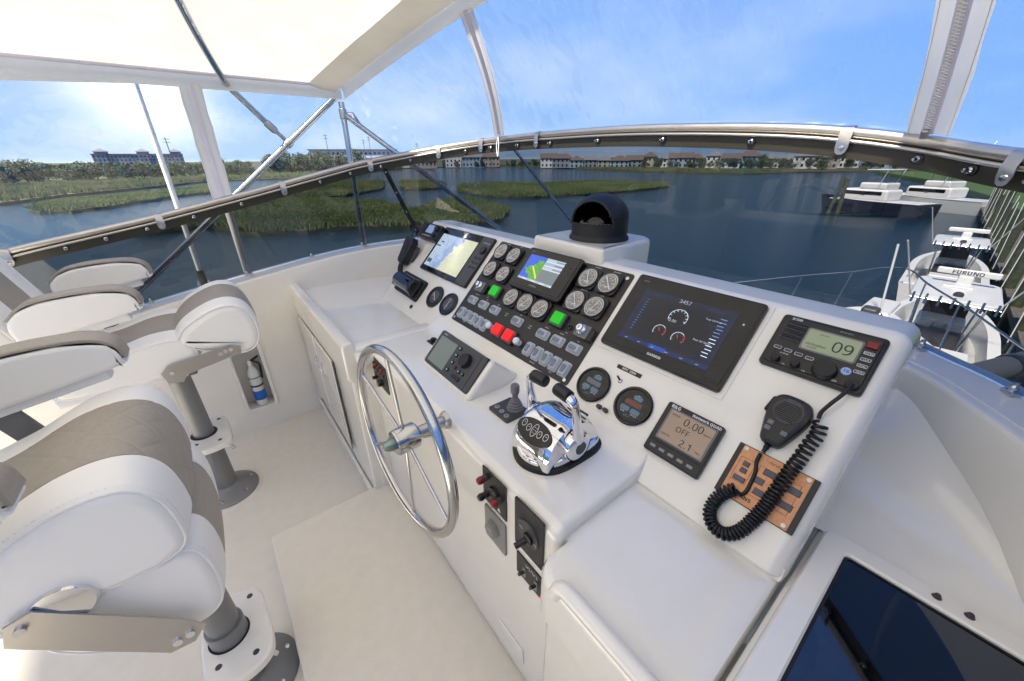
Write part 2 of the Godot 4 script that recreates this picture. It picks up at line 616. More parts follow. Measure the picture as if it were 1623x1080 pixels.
func build_shell() -> void:
	build_plan()
	struct("deck_floor", rbox(Vector3(3.5, 0.12, 4.2), 0.02), "gelcoat_floor", "cream moulded flybridge deck under the seats", at(Vector3(-1.2, -0.06, 0.85)))
	struct("deck_step", extrude(PackedVector2Array([Vector2(-1.69, -0.165), Vector2(0.5, -0.165), Vector2(0.5, 0.46), Vector2(-1.69, 0.46)]), 0.0, 0.12, 0.012), "gelcoat_floor", "low raised cream platform in front of the console", flat_xf(Vector3.ZERO))
	# coaming: top strip, inner wall
	var o := thing("flybridge_coaming", "cream moulded side wall wrapping round the flybridge under the tinted windscreen", "coaming")
	var rows := []
	for i in plan.size():
		var p: Vector3 = plan[i]
		var n: Vector3 = inward[i]
		var star := 0.0
		var row := [p - n * 0.07 - Vector3(0, p.y + 0.9, 0), p - n * 0.07 - Vector3(0, 0.03, 0), p - n * 0.062 - Vector3(0, 0.008, 0), p - n * 0.04]
		var w := lerpf(0.135, 0.11, star)
		row.append_array([p + n * w, p + n * (w + 0.01) - Vector3(0, 0.004, 0), p + n * (w + 0.016) - Vector3(0, 0.014, 0)])
		var lo := Vector3(p.x, 0, p.z) + n * (w + 0.018)
		var m1 := (p + n * (w + 0.017) - Vector3(0, 0.06, 0)).lerp(p + n * (w + 0.07) - Vector3(0, 0.035, 0), star)
		var m2 := (p + n * (w + 0.017) - Vector3(0, 0.12, 0)).lerp(p + n * (w + 0.13) - Vector3(0, 0.09, 0), star)
		var m3 := lo.lerp(Vector3(p.x, 0.99, p.z) + n * (w + 0.19), star)
		var m4 := lo.lerp(Vector3(p.x, 0.915, p.z) + n * (w + 0.24), star)
		row.append_array([m1, m2, m3, m4])
		rows.append(row)
	# the wall, left open where the extinguisher niche goes in
	var wt := PackedVector3Array()
	var gap := []
	for i in rows.size() - 1:
		var nr: int = rows[i].size()
		var za: float = plan[i].z
		var zb: float = plan[i + 1].z
		var open: bool = plan[i].x < -2.9 and za < 0.21 and zb > -0.13
		if open:
			gap.append(i)
		for j in nr - 1:
			if open and j >= nr - 3:
				continue
			quad(wt, rows[i][j], rows[i][j + 1], rows[i + 1][j + 1], rows[i + 1][j])
	var g0: Vector3 = rows[gap[0]][8]
	var g1: Vector3 = rows[gap[-1] + 1][8]
	var wx := g0.x
	var oz0 := 0.1125
	var oz1 := -0.0425
	var oy0 := 0.175
	var oy1 := 0.645
	var ya := lerpf(g0.y, g1.y, (g0.z - oz0) / (g0.z - g1.z))
	var yb := lerpf(g0.y, g1.y, (g0.z - oz1) / (g0.z - g1.z))
	quad(wt, g0, Vector3(wx, 0, g0.z), Vector3(wx, 0, oz0), Vector3(wx, ya, oz0))
	quad(wt, Vector3(wx, yb, oz1), Vector3(wx, 0, oz1), Vector3(wx, 0, g1.z), g1)
	quad(wt, Vector3(wx, ya, oz0), Vector3(wx, oy1, oz0), Vector3(wx, oy1, oz1), Vector3(wx, yb, oz1))
	quad(wt, Vector3(wx, oy0, oz0), Vector3(wx, 0, oz0), Vector3(wx, 0, oz1), Vector3(wx, oy0, oz1))
	part(o, "wall", mk(wt, 30), "gelcoat")
	var bxn := PackedVector3Array()
	var dx := Vector3(-0.115, 0, 0)
	var c4 := [Vector3(wx, oy0, oz0), Vector3(wx, oy1, oz0), Vector3(wx, oy1, oz1), Vector3(wx, oy0, oz1)]
	for k in 4:
		quad(bxn, c4[k], c4[(k + 1) % 4], c4[(k + 1) % 4] + dx, c4[k] + dx)
	quad(bxn, c4[0] + dx, c4[1] + dx, c4[2] + dx, c4[3] + dx)
	part(o, "niche", mk(bxn, 20), "gelcoat")
	# smooth dash running down from the starboard corner to the hatch
	var dash := []
	for i in range(66, 96):
		var tt := (i - 66) / 29.0
		var s0: Vector3 = plan[i] + inward[i] * 0.115 + Vector3(0, 0.002, 0)
		var e0 := Vector3(lerpf(-0.075, 0.62, pow(tt, 0.8)), 0.930, -0.975)
		if s0.z > -1.0:
			s0.z = -1.0 + 0.02 * (s0.z + 1.0)
		var row := []
		for k in 15:
			var f := k / 14.0
			var p := s0.lerp(e0, f)
			var drop := 0.25 * clampf((f - 0.02) / 0.1, 0, 1) * 0.12 + (1.0 - pow(1.0 - f, 1.9)) * 0.97
			p.y = lerpf(s0.y, e0.y, clampf(drop, 0, 1))
			row.append(p)
		dash.append(row)
	part(o, "side_dash_slope", mk(grid(dash), 40), "gelcoat")
	# niche frame for the extinguisher in the port wall
	var fr := []
	var ring_o := rrect(0.20, 0.53, 0.03)
	var ring_i := rrect(0.155, 0.47, 0.02)
	for e in [[ring_o, 0.0], [inset_poly(ring_o, 0.004), 0.008], [inset_poly(ring_i, -0.004), 0.008], [ring_i, 0.003]]:
		var row := []
		for p in e[0]:
			row.append(Vector3(p.x, p.y, e[1]))
		fr.append(row)
	var nx := Transform3D(Basis(Vector3(0, 0, -1), Vector3(0, 1, 0), Vector3(1, 0, 0)), Vector3(-2.846, 0.41, 0.035))
	part(o, "niche_frame", mk(grid(fr, true), 40), "gelcoat", nx)
	# windscreen
	var ws := thing("tinted_windscreen", "dark tinted acrylic windscreen wrapping round the console with bolted top band", "windscreen")
	var joints := [0, 30, 39, 70, 84, plan.size() - 1]
	for j in joints.size() - 1:
		var g := []
		for i in range(joints[j], joints[j + 1] + 1):
			g.append([plan[i] + Vector3(0, 0.002, 0), plan[i].lerp(rail_line[i], 0.5), rail_line[i]])
		part(ws, "pane", mk(grid(g), 60), "tinted_acrylic")
	var band := []
	for i in plan.size():
		var dn: Vector3 = (plan[i] - rail_line[i]).normalized()
		band.append([rail_line[i] + inward[i] * 0.004, rail_line[i] + inward[i] * 0.005 + dn * 0.05, rail_line[i] + inward[i] * 0.004 + dn * 0.062])
	part(ws, "top_band", mk(grid(band), 60), "band_dark")
	for j in [39]:
		var bx: Vector3 = plan[40]
		var tp: Vector3 = rail_line[37]
		var sx := seg_xf(bx, tp + (bx - tp).normalized() * 0.05)
		var ln := bx.distance_to(tp) - 0.05
		part(ws, "joint_strip", rbox(Vector3(0.035, 0.012, ln), 0.003), "black_satin", sx * at(Vector3(0, 0, ln / 2), Vector3(0, 0, atan2(inward[j].z, inward[j].x) * 0.0 + 0.55)))
		for k in 4:
			part(ws, "bolt", lathe([[0.006, 0.0], [0.006, 0.004], [0.003, 0.007], [0.0, 0.008]], 8), "stainless", at(bx.lerp(tp, 0.12 + 0.25 * k) + inward[j] * 0.008) * Transform3D(seg_xf(Vector3.ZERO, inward[j]).basis, Vector3.ZERO))
	# bolts in the band and little clips at its foot
	var bolt := lathe([[0.009, 0.0], [0.009, 0.006], [0.005, 0.009], [0.005, 0.02], [0.003, 0.023], [0.0, 0.023]], 10)
	var washer := lathe([[0.014, 0.0], [0.014, 0.004], [0.010, 0.006]], 12)
	for i in range(7, plan.size() - 8, 3):
		var dn: Vector3 = (plan[i] - rail_line[i]).normalized()
		var bx := Transform3D(seg_xf(Vector3.ZERO, inward[i]).basis, rail_line[i] + inward[i] * 0.006 + dn * 0.034)
		var w := part(ws, "washer", washer, "black_satin", bx)
		part(w, "bolt", bolt, "stainless", at(Vector3(0, 0, 0.004)))
	var foot := rbox(Vector3(0.03, 0.012, 0.024), 0.003)
	var knob := lathe([[0.009, 0.0], [0.010, 0.010], [0.006, 0.016], [0.006, 0.022], [0.0, 0.024]], 10)
	for i in [17, 24, 29, 34, 40, 54, 62, 68, 74, 80, 85]:
		var cx := Transform3D(seg_xf(Vector3.ZERO, inward[i]).basis, plan[i] + inward[i] * 0.018 + Vector3(0, 0.006, 0))
		var f := part(ws, "deck_clip", foot, "stainless", cx)
		part(f, "knob", knob, "stainless", at(Vector3(0, 0.004, 0), Vector3(-PI / 2, 0, 0)))
	# top rail with straps
	var rl := thing("windscreen_rail", "polished tubular rail with strap clamps along the top of the tinted windscreen", "rail")
	var rp := []
	for i in rail_line.size():
		rp.append(rail_line[i] + Vector3(0, 0.012, 0))
	part(rl, "tube", tube(rp, 0.0165, 14), "rail_metal")
	var low := []
	for i in rail_line.size():
		low.append(rail_line[i] + inward[i] * 0.012 + Vector3(0, -0.012, 0))
	part(rl, "lower_trim", tube(low, 0.006, 8), "rail_metal")
	for i in [10, 20, 28, 36, 43, 48, 54, 67, 75, 79, 84]:
		var ib := Transform3D(seg_xf(Vector3.ZERO, inward[i]).basis, rail_line[i] + Vector3(0, 0.012, 0))
		var pts := []
		for k in 9:
			var a := -0.6 + k * 0.35
			pts.append(Vector2(sin(a) * 0.0235, cos(a) * 0.0235))
		var strap := []
		for q in [[-0.016], [0.016]]:
			var row := []
			for k in range(pts.size() - 1, -1, -1):
				row.append(Vector3(q[0], pts[k].y, -pts[k].x))
			row.append(Vector3(q[0], -0.02, 0.026))
			row.append(Vector3(q[0] * 0.95, -0.05, 0.024))
			row.append(Vector3(q[0] * 0.5, -0.062, 0.024))
			strap.append(row)
		# the strap hangs on the cockpit side of the tube
		var st := PackedVector3Array()
		var loop := []
		for k in 13:
			var a := 2.6 - k * 0.28
			loop.append(Vector3(0, cos(a - 0.4) * 0.0235, sin(a - 0.4) * 0.0235))
		var s2 := []
		for q in [-0.017, 0.017]:
			var row := []
			for k in range(7):
				var a := -0.9 + k * 0.42
				row.append(Vector3(q, cos(a) * 0.019, sin(a) * 0.019))
			row.append(Vector3(q, -0.022, 0.026))
			row.append(Vector3(q, -0.045, 0.024))
			row.append(Vector3(q * 0.75, -0.058, 0.024))
			row.append(Vector3(q * 0.3, -0.064, 0.024))
			s2.append(row)
		var front := grid(s2)
		var back := []
		for row in s2:
			var rr := []
			for p in row:
				rr.append(p + Vector3(0, 0, 0.0025))
			back.append(rr)
		var all := front.duplicate()
		all.append_array(grid(back))
		var sp := part(rl, "strap", mk(all, 40), "brushed", ib)
		part(sp, "screw", lathe([[0.008, 0.0], [0.007, 0.003], [0.0, 0.004]], 10), "stainless", at(Vector3(0, -0.046, 0.0265)))

# canopy height and front edge over x
func cap(x: float) -> float:
	return 1.0 - pow((x + 1.2) / 1.8, 2)

func build_canopy() -> void:
	var o := thing("bimini_canopy", "cream canvas canopy stretched over the flybridge on steel bows", "canopy")
	var rows := []
	var wr := FastNoiseLite.new()
	wr.seed = 91
	wr.frequency = 0.9
	var nx := 40
	for i in nx + 1:
		var x := -3.0 + 3.6 * i / nx
		var row := []
		var zf := -0.93 - 0.30 * cap(x)
		for j in 31:
			var s := j / 30.0
			var z := lerpf(zf, 2.6, s)
			var sag := -0.03 * pow(sin(PI * clampf((z + 0.1) / 2.6, 0, 1)), 2) - 0.02 * pow(sin(PI * clampf((z - zf) / (-0.1 - zf), 0, 1)), 2)
			row.append(Vector3(x, 2.11 + 0.28 * cap(x) + 0.07 + sag * cap(x) + wr.get_noise_2d(x * 1.2, z * 5.0) * 0.008 * cap(x), z))
		rows.append(row)
	part(o, "roof_panel", mk(grid(rows), 60), "canvas")
	for sd in [-3.0, 0.6]:
		var sk := []
		for j in 31:
			var z := lerpf(-0.93, 2.6, j / 30.0)
			var dip := -0.06 * clampf((z - 0.1) / 1.0, 0, 1)
			sk.append([Vector3(sd, 2.18, z), Vector3(sd + signf(sd + 1.2) * 0.012, 2.145 + dip * 0.5, z), Vector3(sd + signf(sd + 1.2) * 0.004, 2.108 + dip, z)])
		part(o, "side_skirt", mk(grid(sk), 60), "canvas_strip")
		var hem := []
		for j in 31:
			var z := lerpf(-0.93, 2.6, j / 30.0)
			hem.append(Vector3(sd - signf(sd + 1.2) * 0.008, 2.178, z))
		part(o, "hem_roll", tube(hem, 0.009, 8), "zipper")
	var fk := []
	var pocket := []
	for i in nx + 1:
		var x := -3.0 + 3.6 * i / nx
		var zf := -0.93 - 0.30 * cap(x)
		var y := 2.11 + 0.28 * cap(x)
		fk.append([Vector3(x, y + 0.07, zf), Vector3(x, y + 0.035, zf - 0.012), Vector3(x, y - 0.005, zf - 0.006)])
		pocket.append([Vector3(x, y + 0.066, zf + 0.02), Vector3(x, y + 0.035, zf + 0.045), Vector3(x, y + 0.045, zf + 0.13), Vector3(x, y + 0.066, zf + 0.2)])
	part(o, "front_skirt", mk(grid(fk), 60), "canvas_strip")
	part(o, "bow_pocket", mk(grid(pocket), 60), "canvas")
	# the bow that shows under the roof, running out to its hinge
	var fr := thing("canopy_frame", "stainless tubes carrying the canopy, with hinged braces outside the port windscreen", "canopy frame")
	var bow := []
	for i in 33:
		var x := -3.02 + 3.64 * i / 32
		bow.append(Vector3(x, 2.11 + 0.28 * cap(x) + 0.034, -0.06 - 0.24 * (1.0 - cap(x))))
	bow.push_front(Vector3(-3.06, 2.07, -0.37))
	bow.push_front(Vector3(-3.1, 1.96, -0.47))
	part(fr, "bow", tube(spline(bow, 3), 0.0165, 12), "stainless")
	part(fr, "brace", tube([Vector3(-3.1, 2.146, -0.933), Vector3(-3.1, 0.93, 0.58)], 0.019, 12), "stainless")
	part(fr, "hinge", lathe([[0.021, 0.0], [0.023, 0.01], [0.023, 0.06], [0.012, 0.075], [0.012, 0.155]], 12), "brushed", seg_xf(Vector3(-3.1, 1.965, -0.465), Vector3(-3.1, 1.85, -0.57)))
	part(fr, "clamp", lathe([[0.024, -0.02], [0.026, -0.016], [0.026, 0.016], [0.024, 0.02]], 12), "brushed", seg_xf(Vector3(-3.1, 1.85, -0.565), Vector3(-3.1, 1.765, -0.459)))
	part(fr, "stanchion", tube([Vector3(-3.06, 2.1, -0.935), Vector3(-3.06, 1.12, -0.925)], 0.019, 12), "stainless")
	part(fr, "forward_brace", tube([Vector3(-3.05, 2.02, -0.95), Vector3(-2.53, 1.2, -1.9)], 0.017, 12), "stainless")
	part(fr, "collar", lathe([[0.024, -0.03], [0.026, -0.025], [0.026, 0.025], [0.024, 0.03]], 12), "brushed", seg_xf(Vector3(-3.06, 2.03, -0.935), Vector3(-3.06, 2.2, -0.935)))
	part(fr, "elbow", tube([Vector3(-3.06, 2.02, -0.94), Vector3(-3.05, 2.025, -0.99), Vector3(-3.02, 1.97, -1.01)], 0.021, 10), "brushed")
	part(fr, "corner_brace", tube([Vector3(-2.27, 1.86, -1.73), Vector3(-1.62, 1.2, -1.95)], 0.010, 8), "stainless")
	# clear curtains between canopy and rail: (canopy point, rail index) pairs
	var specs := [
		["clear_curtain", "clear vinyl side curtain on the port side, aft of the zipped white seam", -1],
		["clear_curtain", "clear vinyl corner curtain between the port seam and the forward seam", 0],
		["clear_curtain", "wide clear vinyl front curtain above the windscreen rail", 1],
		["clear_curtain", "clear vinyl starboard curtain beyond the wide zipped seam", 2]]
	var top := []
	var bot := []
	# parameter along rail: indices; canopy edge matched by hand
	var marks := [[0, Vector3(-3.0, 2.06, 1.65)], [5, Vector3(-3.0, 2.08, 1.3)], [10, Vector3(-3.0, 2.12, 0.8)], [15, Vector3(-3.0, 2.12, 0.5)], [20, Vector3(-3.0, 2.12, 0.2)], [24, Vector3(-3.0, 2.12, -0.13)], [30, Vector3(-3.0, 2.12, -0.6)], [36, Vector3(-3.0, 2.115, -0.93)], [43, Vector3(-2.6, 0, 0)], [50, Vector3(-1.86, 0, 0)], [56, Vector3(-1.5, 0, 0)], [62, Vector3(-1.0, 0, 0)], [67, Vector3(-0.5, 0, 0)], [70, Vector3(-0.24, 0, 0)], [75, Vector3(-0.02, 0, 0)], [82, Vector3(0.25, 0, 0)], [90, Vector3(0.6, 2.12, -0.93)], [97, Vector3(0.6, 2.12, -0.3)], [103, Vector3(0.6, 2.12, 0.4)], [110, Vector3(0.6, 2.06, 1.65)]]
	for m in marks:
		var p: Vector3 = m[1]
		if p.y == 0.0:
			p = Vector3(p.x, 2.11 + 0.28 * cap(p.x) + 0.005, -0.935 - 0.30 * cap(p.x))
		top.append(p)
		bot.append(m[0])
	var cuts := [0, 24, 50, 70, 110]
	for c in 4:
		var rows2 := []
		var i0: int = cuts[c]
		var i1: int = cuts[c + 1]
		for i in range(i0, i1 + 1):
			var k := 0
			while k < bot.size() - 2 and bot[k + 1] < i:
				k += 1
			var s: float = float(i - bot[k]) / (bot[k + 1] - bot[k])
			var tp: Vector3 = top[k].lerp(top[k + 1], s)
			var bp: Vector3 = rail_line[i] + Vector3(0, 0.03, 0)
			var row := []
			for q in 9:
				var f := q / 8.0
				row.append(tp.lerp(bp, f) - inward[i] * (0.035 * sin(PI * f)))
			rows2.append(row)
		var cu := thing("clear_curtain", specs[c][1], "curtain", Transform3D(), "clear vinyl curtains")
		part(cu, "sheet", mk(grid(rows2), 70), "clear_vinyl")
		if c < 3:
			# the seam closing this curtain: two canvas strips and a zip between
			var e: Array = rows2[-1]
			var side: Vector3 = (rail_line[i1 + 1] - rail_line[i1 - 1]).normalized()
			if c == 2:
				side = (Vector3(-0.02, 2.3, -1.07) - Vector3(-0.24, 2.31, -1.11)).normalized().lerp(side, 0.5).normalized()
			var sw: float = [0.052, 0.042, 0.05][c]
			var off: Vector3 = inward[i1] * 0.006
			for sg in [-1.0, 1.0]:
				var strip := []
				for q in e.size():
					var wv := 0.003 * sin(q * 2.1 + sg)
					strip.append([e[q] + side * (sg * 0.010) + off, e[q] + side * (sg * sw * 0.6) + off * (1.3 + wv * 60), e[q] + side * (sg * (sw + wv)) + off * 0.9])
				part(cu, "canvas_strip", mk(grid(strip), 60), "canvas_strip")
				var th := []
				for q in e.size():
					th.append(e[q] + side * (sg * sw * 0.88) + off * 1.4)
				part(cu, "stitching", tube(th, 0.0008, 4), "thread")
			var zs := []
			for q in e.size():
				zs.append([e[q] - side * 0.014 + off * 1.7, e[q] + off * 2.2, e[q] + side * 0.014 + off * 1.7])
			part(cu, "zip_tape", mk(grid(zs), 60), "zipper")
			if c == 2:
				var tooth := rbox(Vector3(0.010, 0.003, 0.003), 0.001)
				var e0: Vector3 = e[8]
				var e1: Vector3 = e[3]
				var n := 110
				for q in n:
					var f := float(q) / n
					var pp := e1.lerp(e0, f)
					# follow the curved seam
					var idx := 3.0 + 5.0 * f
					var i2 := int(idx)
					pp = e[i2].lerp(e[mini(i2 + 1, 8)], idx - i2)
					part(cu, "zip_tooth", tooth, "white_plastic", Transform3D(seg_xf(e1, e0).basis * Basis(Vector3(0, 0, 1), 0.4), pp + off * 2.6 + side * (0.003 if q % 2 else -0.003)))
				var pull := part(cu, "zip_slider", rbox(Vector3(0.018, 0.012, 0.028), 0.004), "brushed", Transform3D(seg_xf(e1, e0).basis, e0 + off * 3.4))
				part(pull, "pull_tab", rbox(Vector3(0.010, 0.003, 0.034), 0.0015), "white_plastic", at(Vector3(0.004, 0.008, 0.02), Vector3(0.5, 0.3, 0)))
			if c == 1:
				var pl := part(cu, "zip_slider", rbox(Vector3(0.014, 0.01, 0.02), 0.003), "white_plastic", Transform3D(seg_xf(e[7], e[8]).basis, e[8] + off * 3.0))
				part(cu, "pull_cord", tube(spline([e[8] + off * 3.2, e[8] + off * 4.5 + Vector3(-0.012, -0.06, 0), e[8] + off * 4.5 + Vector3(0.0, -0.12, 0), e[8] + off * 4.6 + Vector3(0.012, -0.06, 0), e[8] + off * 3.4], 5), 0.003, 6), "white_plastic")

# ---------------------------------------------------------------- console
func zy(v: float, w := 0.0) -> Vector2:  # face coordinate -> (z, y)
	var p := face_xf(0, v, w).origin
	return Vector2(p.z, p.y)

func arc2(c: Vector2, r: float, a0: float, a1: float, n := 5) -> PackedVector2Array:
	var o := PackedVector2Array()
	for i in n + 1:
		var a := deg_to_rad(lerpf(a0, a1, float(i) / n))
		o.append(c + Vector2(cos(a), sin(a)) * r)
	return o

func round_ends(x0: float, x1: float, r: float) -> Array:
	var st := []
	for i in 5:
		var a := PI / 2 * i / 4
		st.append([x0 + r * (1 - sin(a)), r * (1 - cos(a))])
	st.reverse()
	var o := []
	for i in 5:
		var a := PI / 2 * i / 4
		o.append([x0 + r * (1 - cos(a)), r * (1 - sin(a))])
	for i in 5:
		var a := PI / 2 * (4 - i) / 4
		o.append([x1 - r * (1 - cos(a)), r * (1 - sin(a))])
	return o

func build_console() -> void:
	var o := thing("helm_console", "white moulded helm console with sloping instrument face and flat ledge", "console")
	# sloping face body
	var pr := PackedVector2Array()
	pr.append(Vector2(-1.34, 0.88))
	pr.append(Vector2(-0.76, 0.88))
	pr.append(zy(-0.07))
	pr.append(zy(0.05))
	pr.append(zy(0.53))
	var c := zy(0.53, -0.03)
	var a0 := rad_to_deg(PI / 2 - (PI / 2 - TILT)) # slope normal direction in (z, y)
	var nrm := Vector2(sin(TILT), cos(TILT))
	var an := rad_to_deg(atan2(nrm.y, nrm.x))
	pr.append_array(arc2(c, 0.03, an + 6, 92, 5))
	pr.append(Vector2(-1.27, c.y + 0.028))
	pr.append_array(arc2(Vector2(-1.285, c.y + 0.003), 0.025, 95, 180, 4))
	pr.append(Vector2(-1.34, 1.2))
	part(o, "instrument_face", xloft(pr, round_ends(-2.36, -0.045, 0.035), 30), "gelcoat")
	# ledge with the throttle, blended into the slope
	var lp := PackedVector2Array()
	lp.append(Vector2(-0.9, 0.13))
	lp.append(Vector2(-0.44, 0.13))
	lp.append(Vector2(-0.44, 0.90))
	lp.append_array(arc2(Vector2(-0.475, 0.932), 0.035, 0, 90, 6))
	lp.append(Vector2(-0.70, 0.967))
	var b0 := Vector2(-0.715, 0.967)
	var b1 := zy(-0.036)
	var b2 := zy(0.035, 0.0008)
	for i in 7:
		var s := i / 6.0
		lp.append(b0.lerp(b1, s).lerp(b1.lerp(b2, s), s))
	lp.append(zy(0.05, -0.02))
	lp.append(Vector2(-0.9, 0.98))
	part(o, "ledge", xloft(lp, round_ends(-1.70, -0.404, 0.02), 30), "gelcoat")
	part(o, "access_plate", rbox(Vector3(0.135, 0.075, 0.006), 0.003), "gelcoat", at(Vector3(-0.583, 0.25, -0.4375), Vector3(0, 0, 0.06)))
	# shallow tray on the starboard end
	var tp := PackedVector2Array([Vector2(-0.048, 0.362), Vector2(-0.048, 0.86), Vector2(-0.47, 0.86), Vector2(-0.47, 0.48), Vector2(-0.404, 0.47)])
	tp.append_array(arc2(Vector2(-0.346, 0.42), 0.058, 180, 270, 7))
	part(o, "tray", extrude(tp, 0.80, 0.932, 0.02), "gelcoat", flat_xf(Vector3.ZERO))
	part(o, "tray_support", rbox(Vector3(0.35, 0.70, 0.40), 0.02), "gelcoat", at(Vector3(-0.222, 0.462, -0.60)))
	part(o, "tray_lip", tube(spline([Vector3(-0.335, 0.915, -0.372), Vector3(-0.325, 0.938, -0.376), Vector3(-0.30, 0.945, -0.378), Vector3(-0.2, 0.946, -0.378), Vector3(-0.06, 0.946, -0.378)], 5), 0.017, 12), "gelcoat")
	var fil := []
	for i in 7:
		var s := i / 6.0
		var p := Vector2(-0.752, 0.933).lerp(Vector2(-0.772, 0.933), s).lerp(Vector2(-0.772, 0.933).lerp(Vector2(-0.7735, 0.955), s), s)
		fil.append([Vector3(-0.40, p.y, p.x), Vector3(-0.05, p.y, p.x)])
	part(o, "tray_cove", mk(grid(fil), 60), "gelcoat")
	# starboard dash beside the console
	struct("side_dash", rbox(Vector3(0.62, 0.05, 1.75), 0.012), "gelcoat", "smooth white dash floor beside the console", at(Vector3(0.268, 0.90, -0.68)))
	# dark hatch
	var h := thing("acrylic_hatch", "dark tinted glossy panel set in a white frame beside the console tray", "hatch")
	var outer := rrect(0.62, 1.0, 0.025)
	var inner := rrect(0.52, 0.9, 0.012)
	var fr := []
	for e in [[outer, 0.0], [outer, 0.018], [inset_poly(outer, 0.006), 0.026], [inset_poly(inner, -0.004), 0.026], [inner, 0.022], [inner, 0.010]]:
		var row := []
		for p in e[0]:
			row.append(Vector3(p.x, p.y, e[1]))
		fr.append(row)
	var hx := flat_xf(Vector3(0.278, 0.924, -0.478))
	part(h, "frame", mk(grid(fr, true), 40), "gelcoat", hx)
	part(h, "pane", extrude(inset_poly(inner, 0.0005), 0.0, 0.0165, 0.002), "dark_glass", hx)
	part(h, "gasket", mk(grid(_ring(inner, 0.0, 0.006, 0.017, 0.0185), true), 40), "black_rubber", hx)
	for q in [Vector2(-0.12, 0.475), Vector2(-0.075, 0.474), Vector2(0.12, 0.474)]:
		var s := part(h, "stud", lathe([[0.006, 0.0], [0.006, 0.004], [0.004, 0.008], [0.0, 0.009]], 10), "charcoal", hx * at(Vector3(q.x, q.y, 0.026)))
		part(s, "rust_ring", lathe([[0.0085, -0.0004], [0.0075, 0.0006], [0.0, 0.0008]], 9), "rust")
	# port counter with recessed tray and doors
	var pc := thing("port_locker", "white moulded locker with recessed top tray and hinged doors beside the helm", "locker")
	part(pc, "front_panel", xloft(_locker_rim(), round_ends(-2.87, -1.66, 0.012), 30), "gelcoat")
	part(pc, "tray_floor", rbox(Vector3(1.3, 0.05, 1.0), 0.01), "gelcoat", at(Vector3(-2.25, 0.925, -0.87)))
	var cove := []
	for i in 9:
		var a := PI / 2 * i / 8
		cove.append([Vector3(-2.87, 0.949 + 0.03 * (1 - cos(a)), -0.41 + 0.03 * sin(a)), Vector3(-1.68, 0.949 + 0.03 * (1 - cos(a)), -0.41 + 0.03 * sin(a))])
	part(pc, "tray_cove", mk(grid(cove), 60), "gelcoat")
	part(pc, "side_panel", rbox(Vector3(0.1, 0.97, 0.52), 0.02), "gelcoat", at(Vector3(-1.705, 0.485, -0.63)))
	var door := rbox(Vector3(0.40, 0.60, 0.012), 0.005)
	for k in 2:
		var d := part(pc, "door", door, "gelcoat", at(Vector3(-2.62 + k * 0.42, 0.48, -0.327)))
		var ring := []
		for q in 24:
			var a := TAU * q / 24
			ring.append(Vector3(cos(a) * 0.03, sin(a) * 0.045 - 0.03, 0.008))
		part(d, "ring_pull", tube(ring, 0.004, 8, true), "chrome", at(Vector3(0.15 if k == 0 else -0.15, 0.12, 0.006)))
		part(d, "latch_plate", lathe([[0.02, 0.0], [0.019, 0.003], [0.008, 0.006], [0.0, 0.007]], 14), "chrome", at(Vector3(0.15 if k == 0 else -0.15, 0.12, 0.006)))
		part(d, "hinge_strip", rbox(Vector3(0.012, 0.6, 0.006), 0.002), "mid_grey", at(Vector3(-0.208 if k == 0 else 0.208, 0, 0.001)))
	part(pc, "plinth", rbox(Vector3(1.2, 0.09, 0.02), 0.008), "gelcoat", at(Vector3(-2.26, 0.046, -0.325)))
	# compass pod
	var pod := thing("compass_pod", "white moulded pod behind the console carrying the compass", "pod")
	var pp := PackedVector2Array()
	for q in [[-0.925, 1.53, 0.09, 0], [-1.33, 1.53, 0.09, 1], [-1.33, 1.16, 0.01, 2], [-0.925, 1.16, 0.01, 3]]:
		var cx: float = q[0] + (-q[2] if q[3] in [0, 3] else q[2])
		var cy: float = q[1] + (-q[2] if q[3] in [0, 1] else q[2])
		pp.append_array(arc2(Vector2(cx, cy), q[2], q[3] * 90, q[3] * 90 + 90, 6))
	part(pod, "body", extrude(pp, 1.15, 1.437, 0.018), "gelcoat", flat_xf(Vector3.ZERO))
	build_compass(Vector3(-1.09, 1.437, -1.325))

func _ring(poly: PackedVector2Array, d0: float, d1: float, z0: float, z1: float) -> Array:
	var o := []
	for e in [[inset_poly(poly, d0), z0], [inset_poly(poly, d0 + 0.001), z1], [inset_poly(poly, d1), z1], [inset_poly(poly, d1), z0]]:
		var row := []
		for p in e[0]:
			row.append(Vector3(p.x, p.y, e[1]))
		o.append(row)
	return o

func _locker_rim() -> PackedVector2Array:
	var p := PackedVector2Array()
	p.append(Vector2(-0.40, 0.0))
	p.append(Vector2(-0.336, 0.0))
	p.append(Vector2(-0.336, 0.80))
	p.append(Vector2(-0.322, 0.82))
	p.append_array(arc2(Vector2(-0.345, 0.982), 0.023, 0, 90, 5))
	p.append_array(arc2(Vector2(-0.36, 0.985), 0.02, 90, 180, 4))
	p.append(Vector2(-0.382, 0.95))
	p.append(Vector2(-0.40, 0.945))
	return p

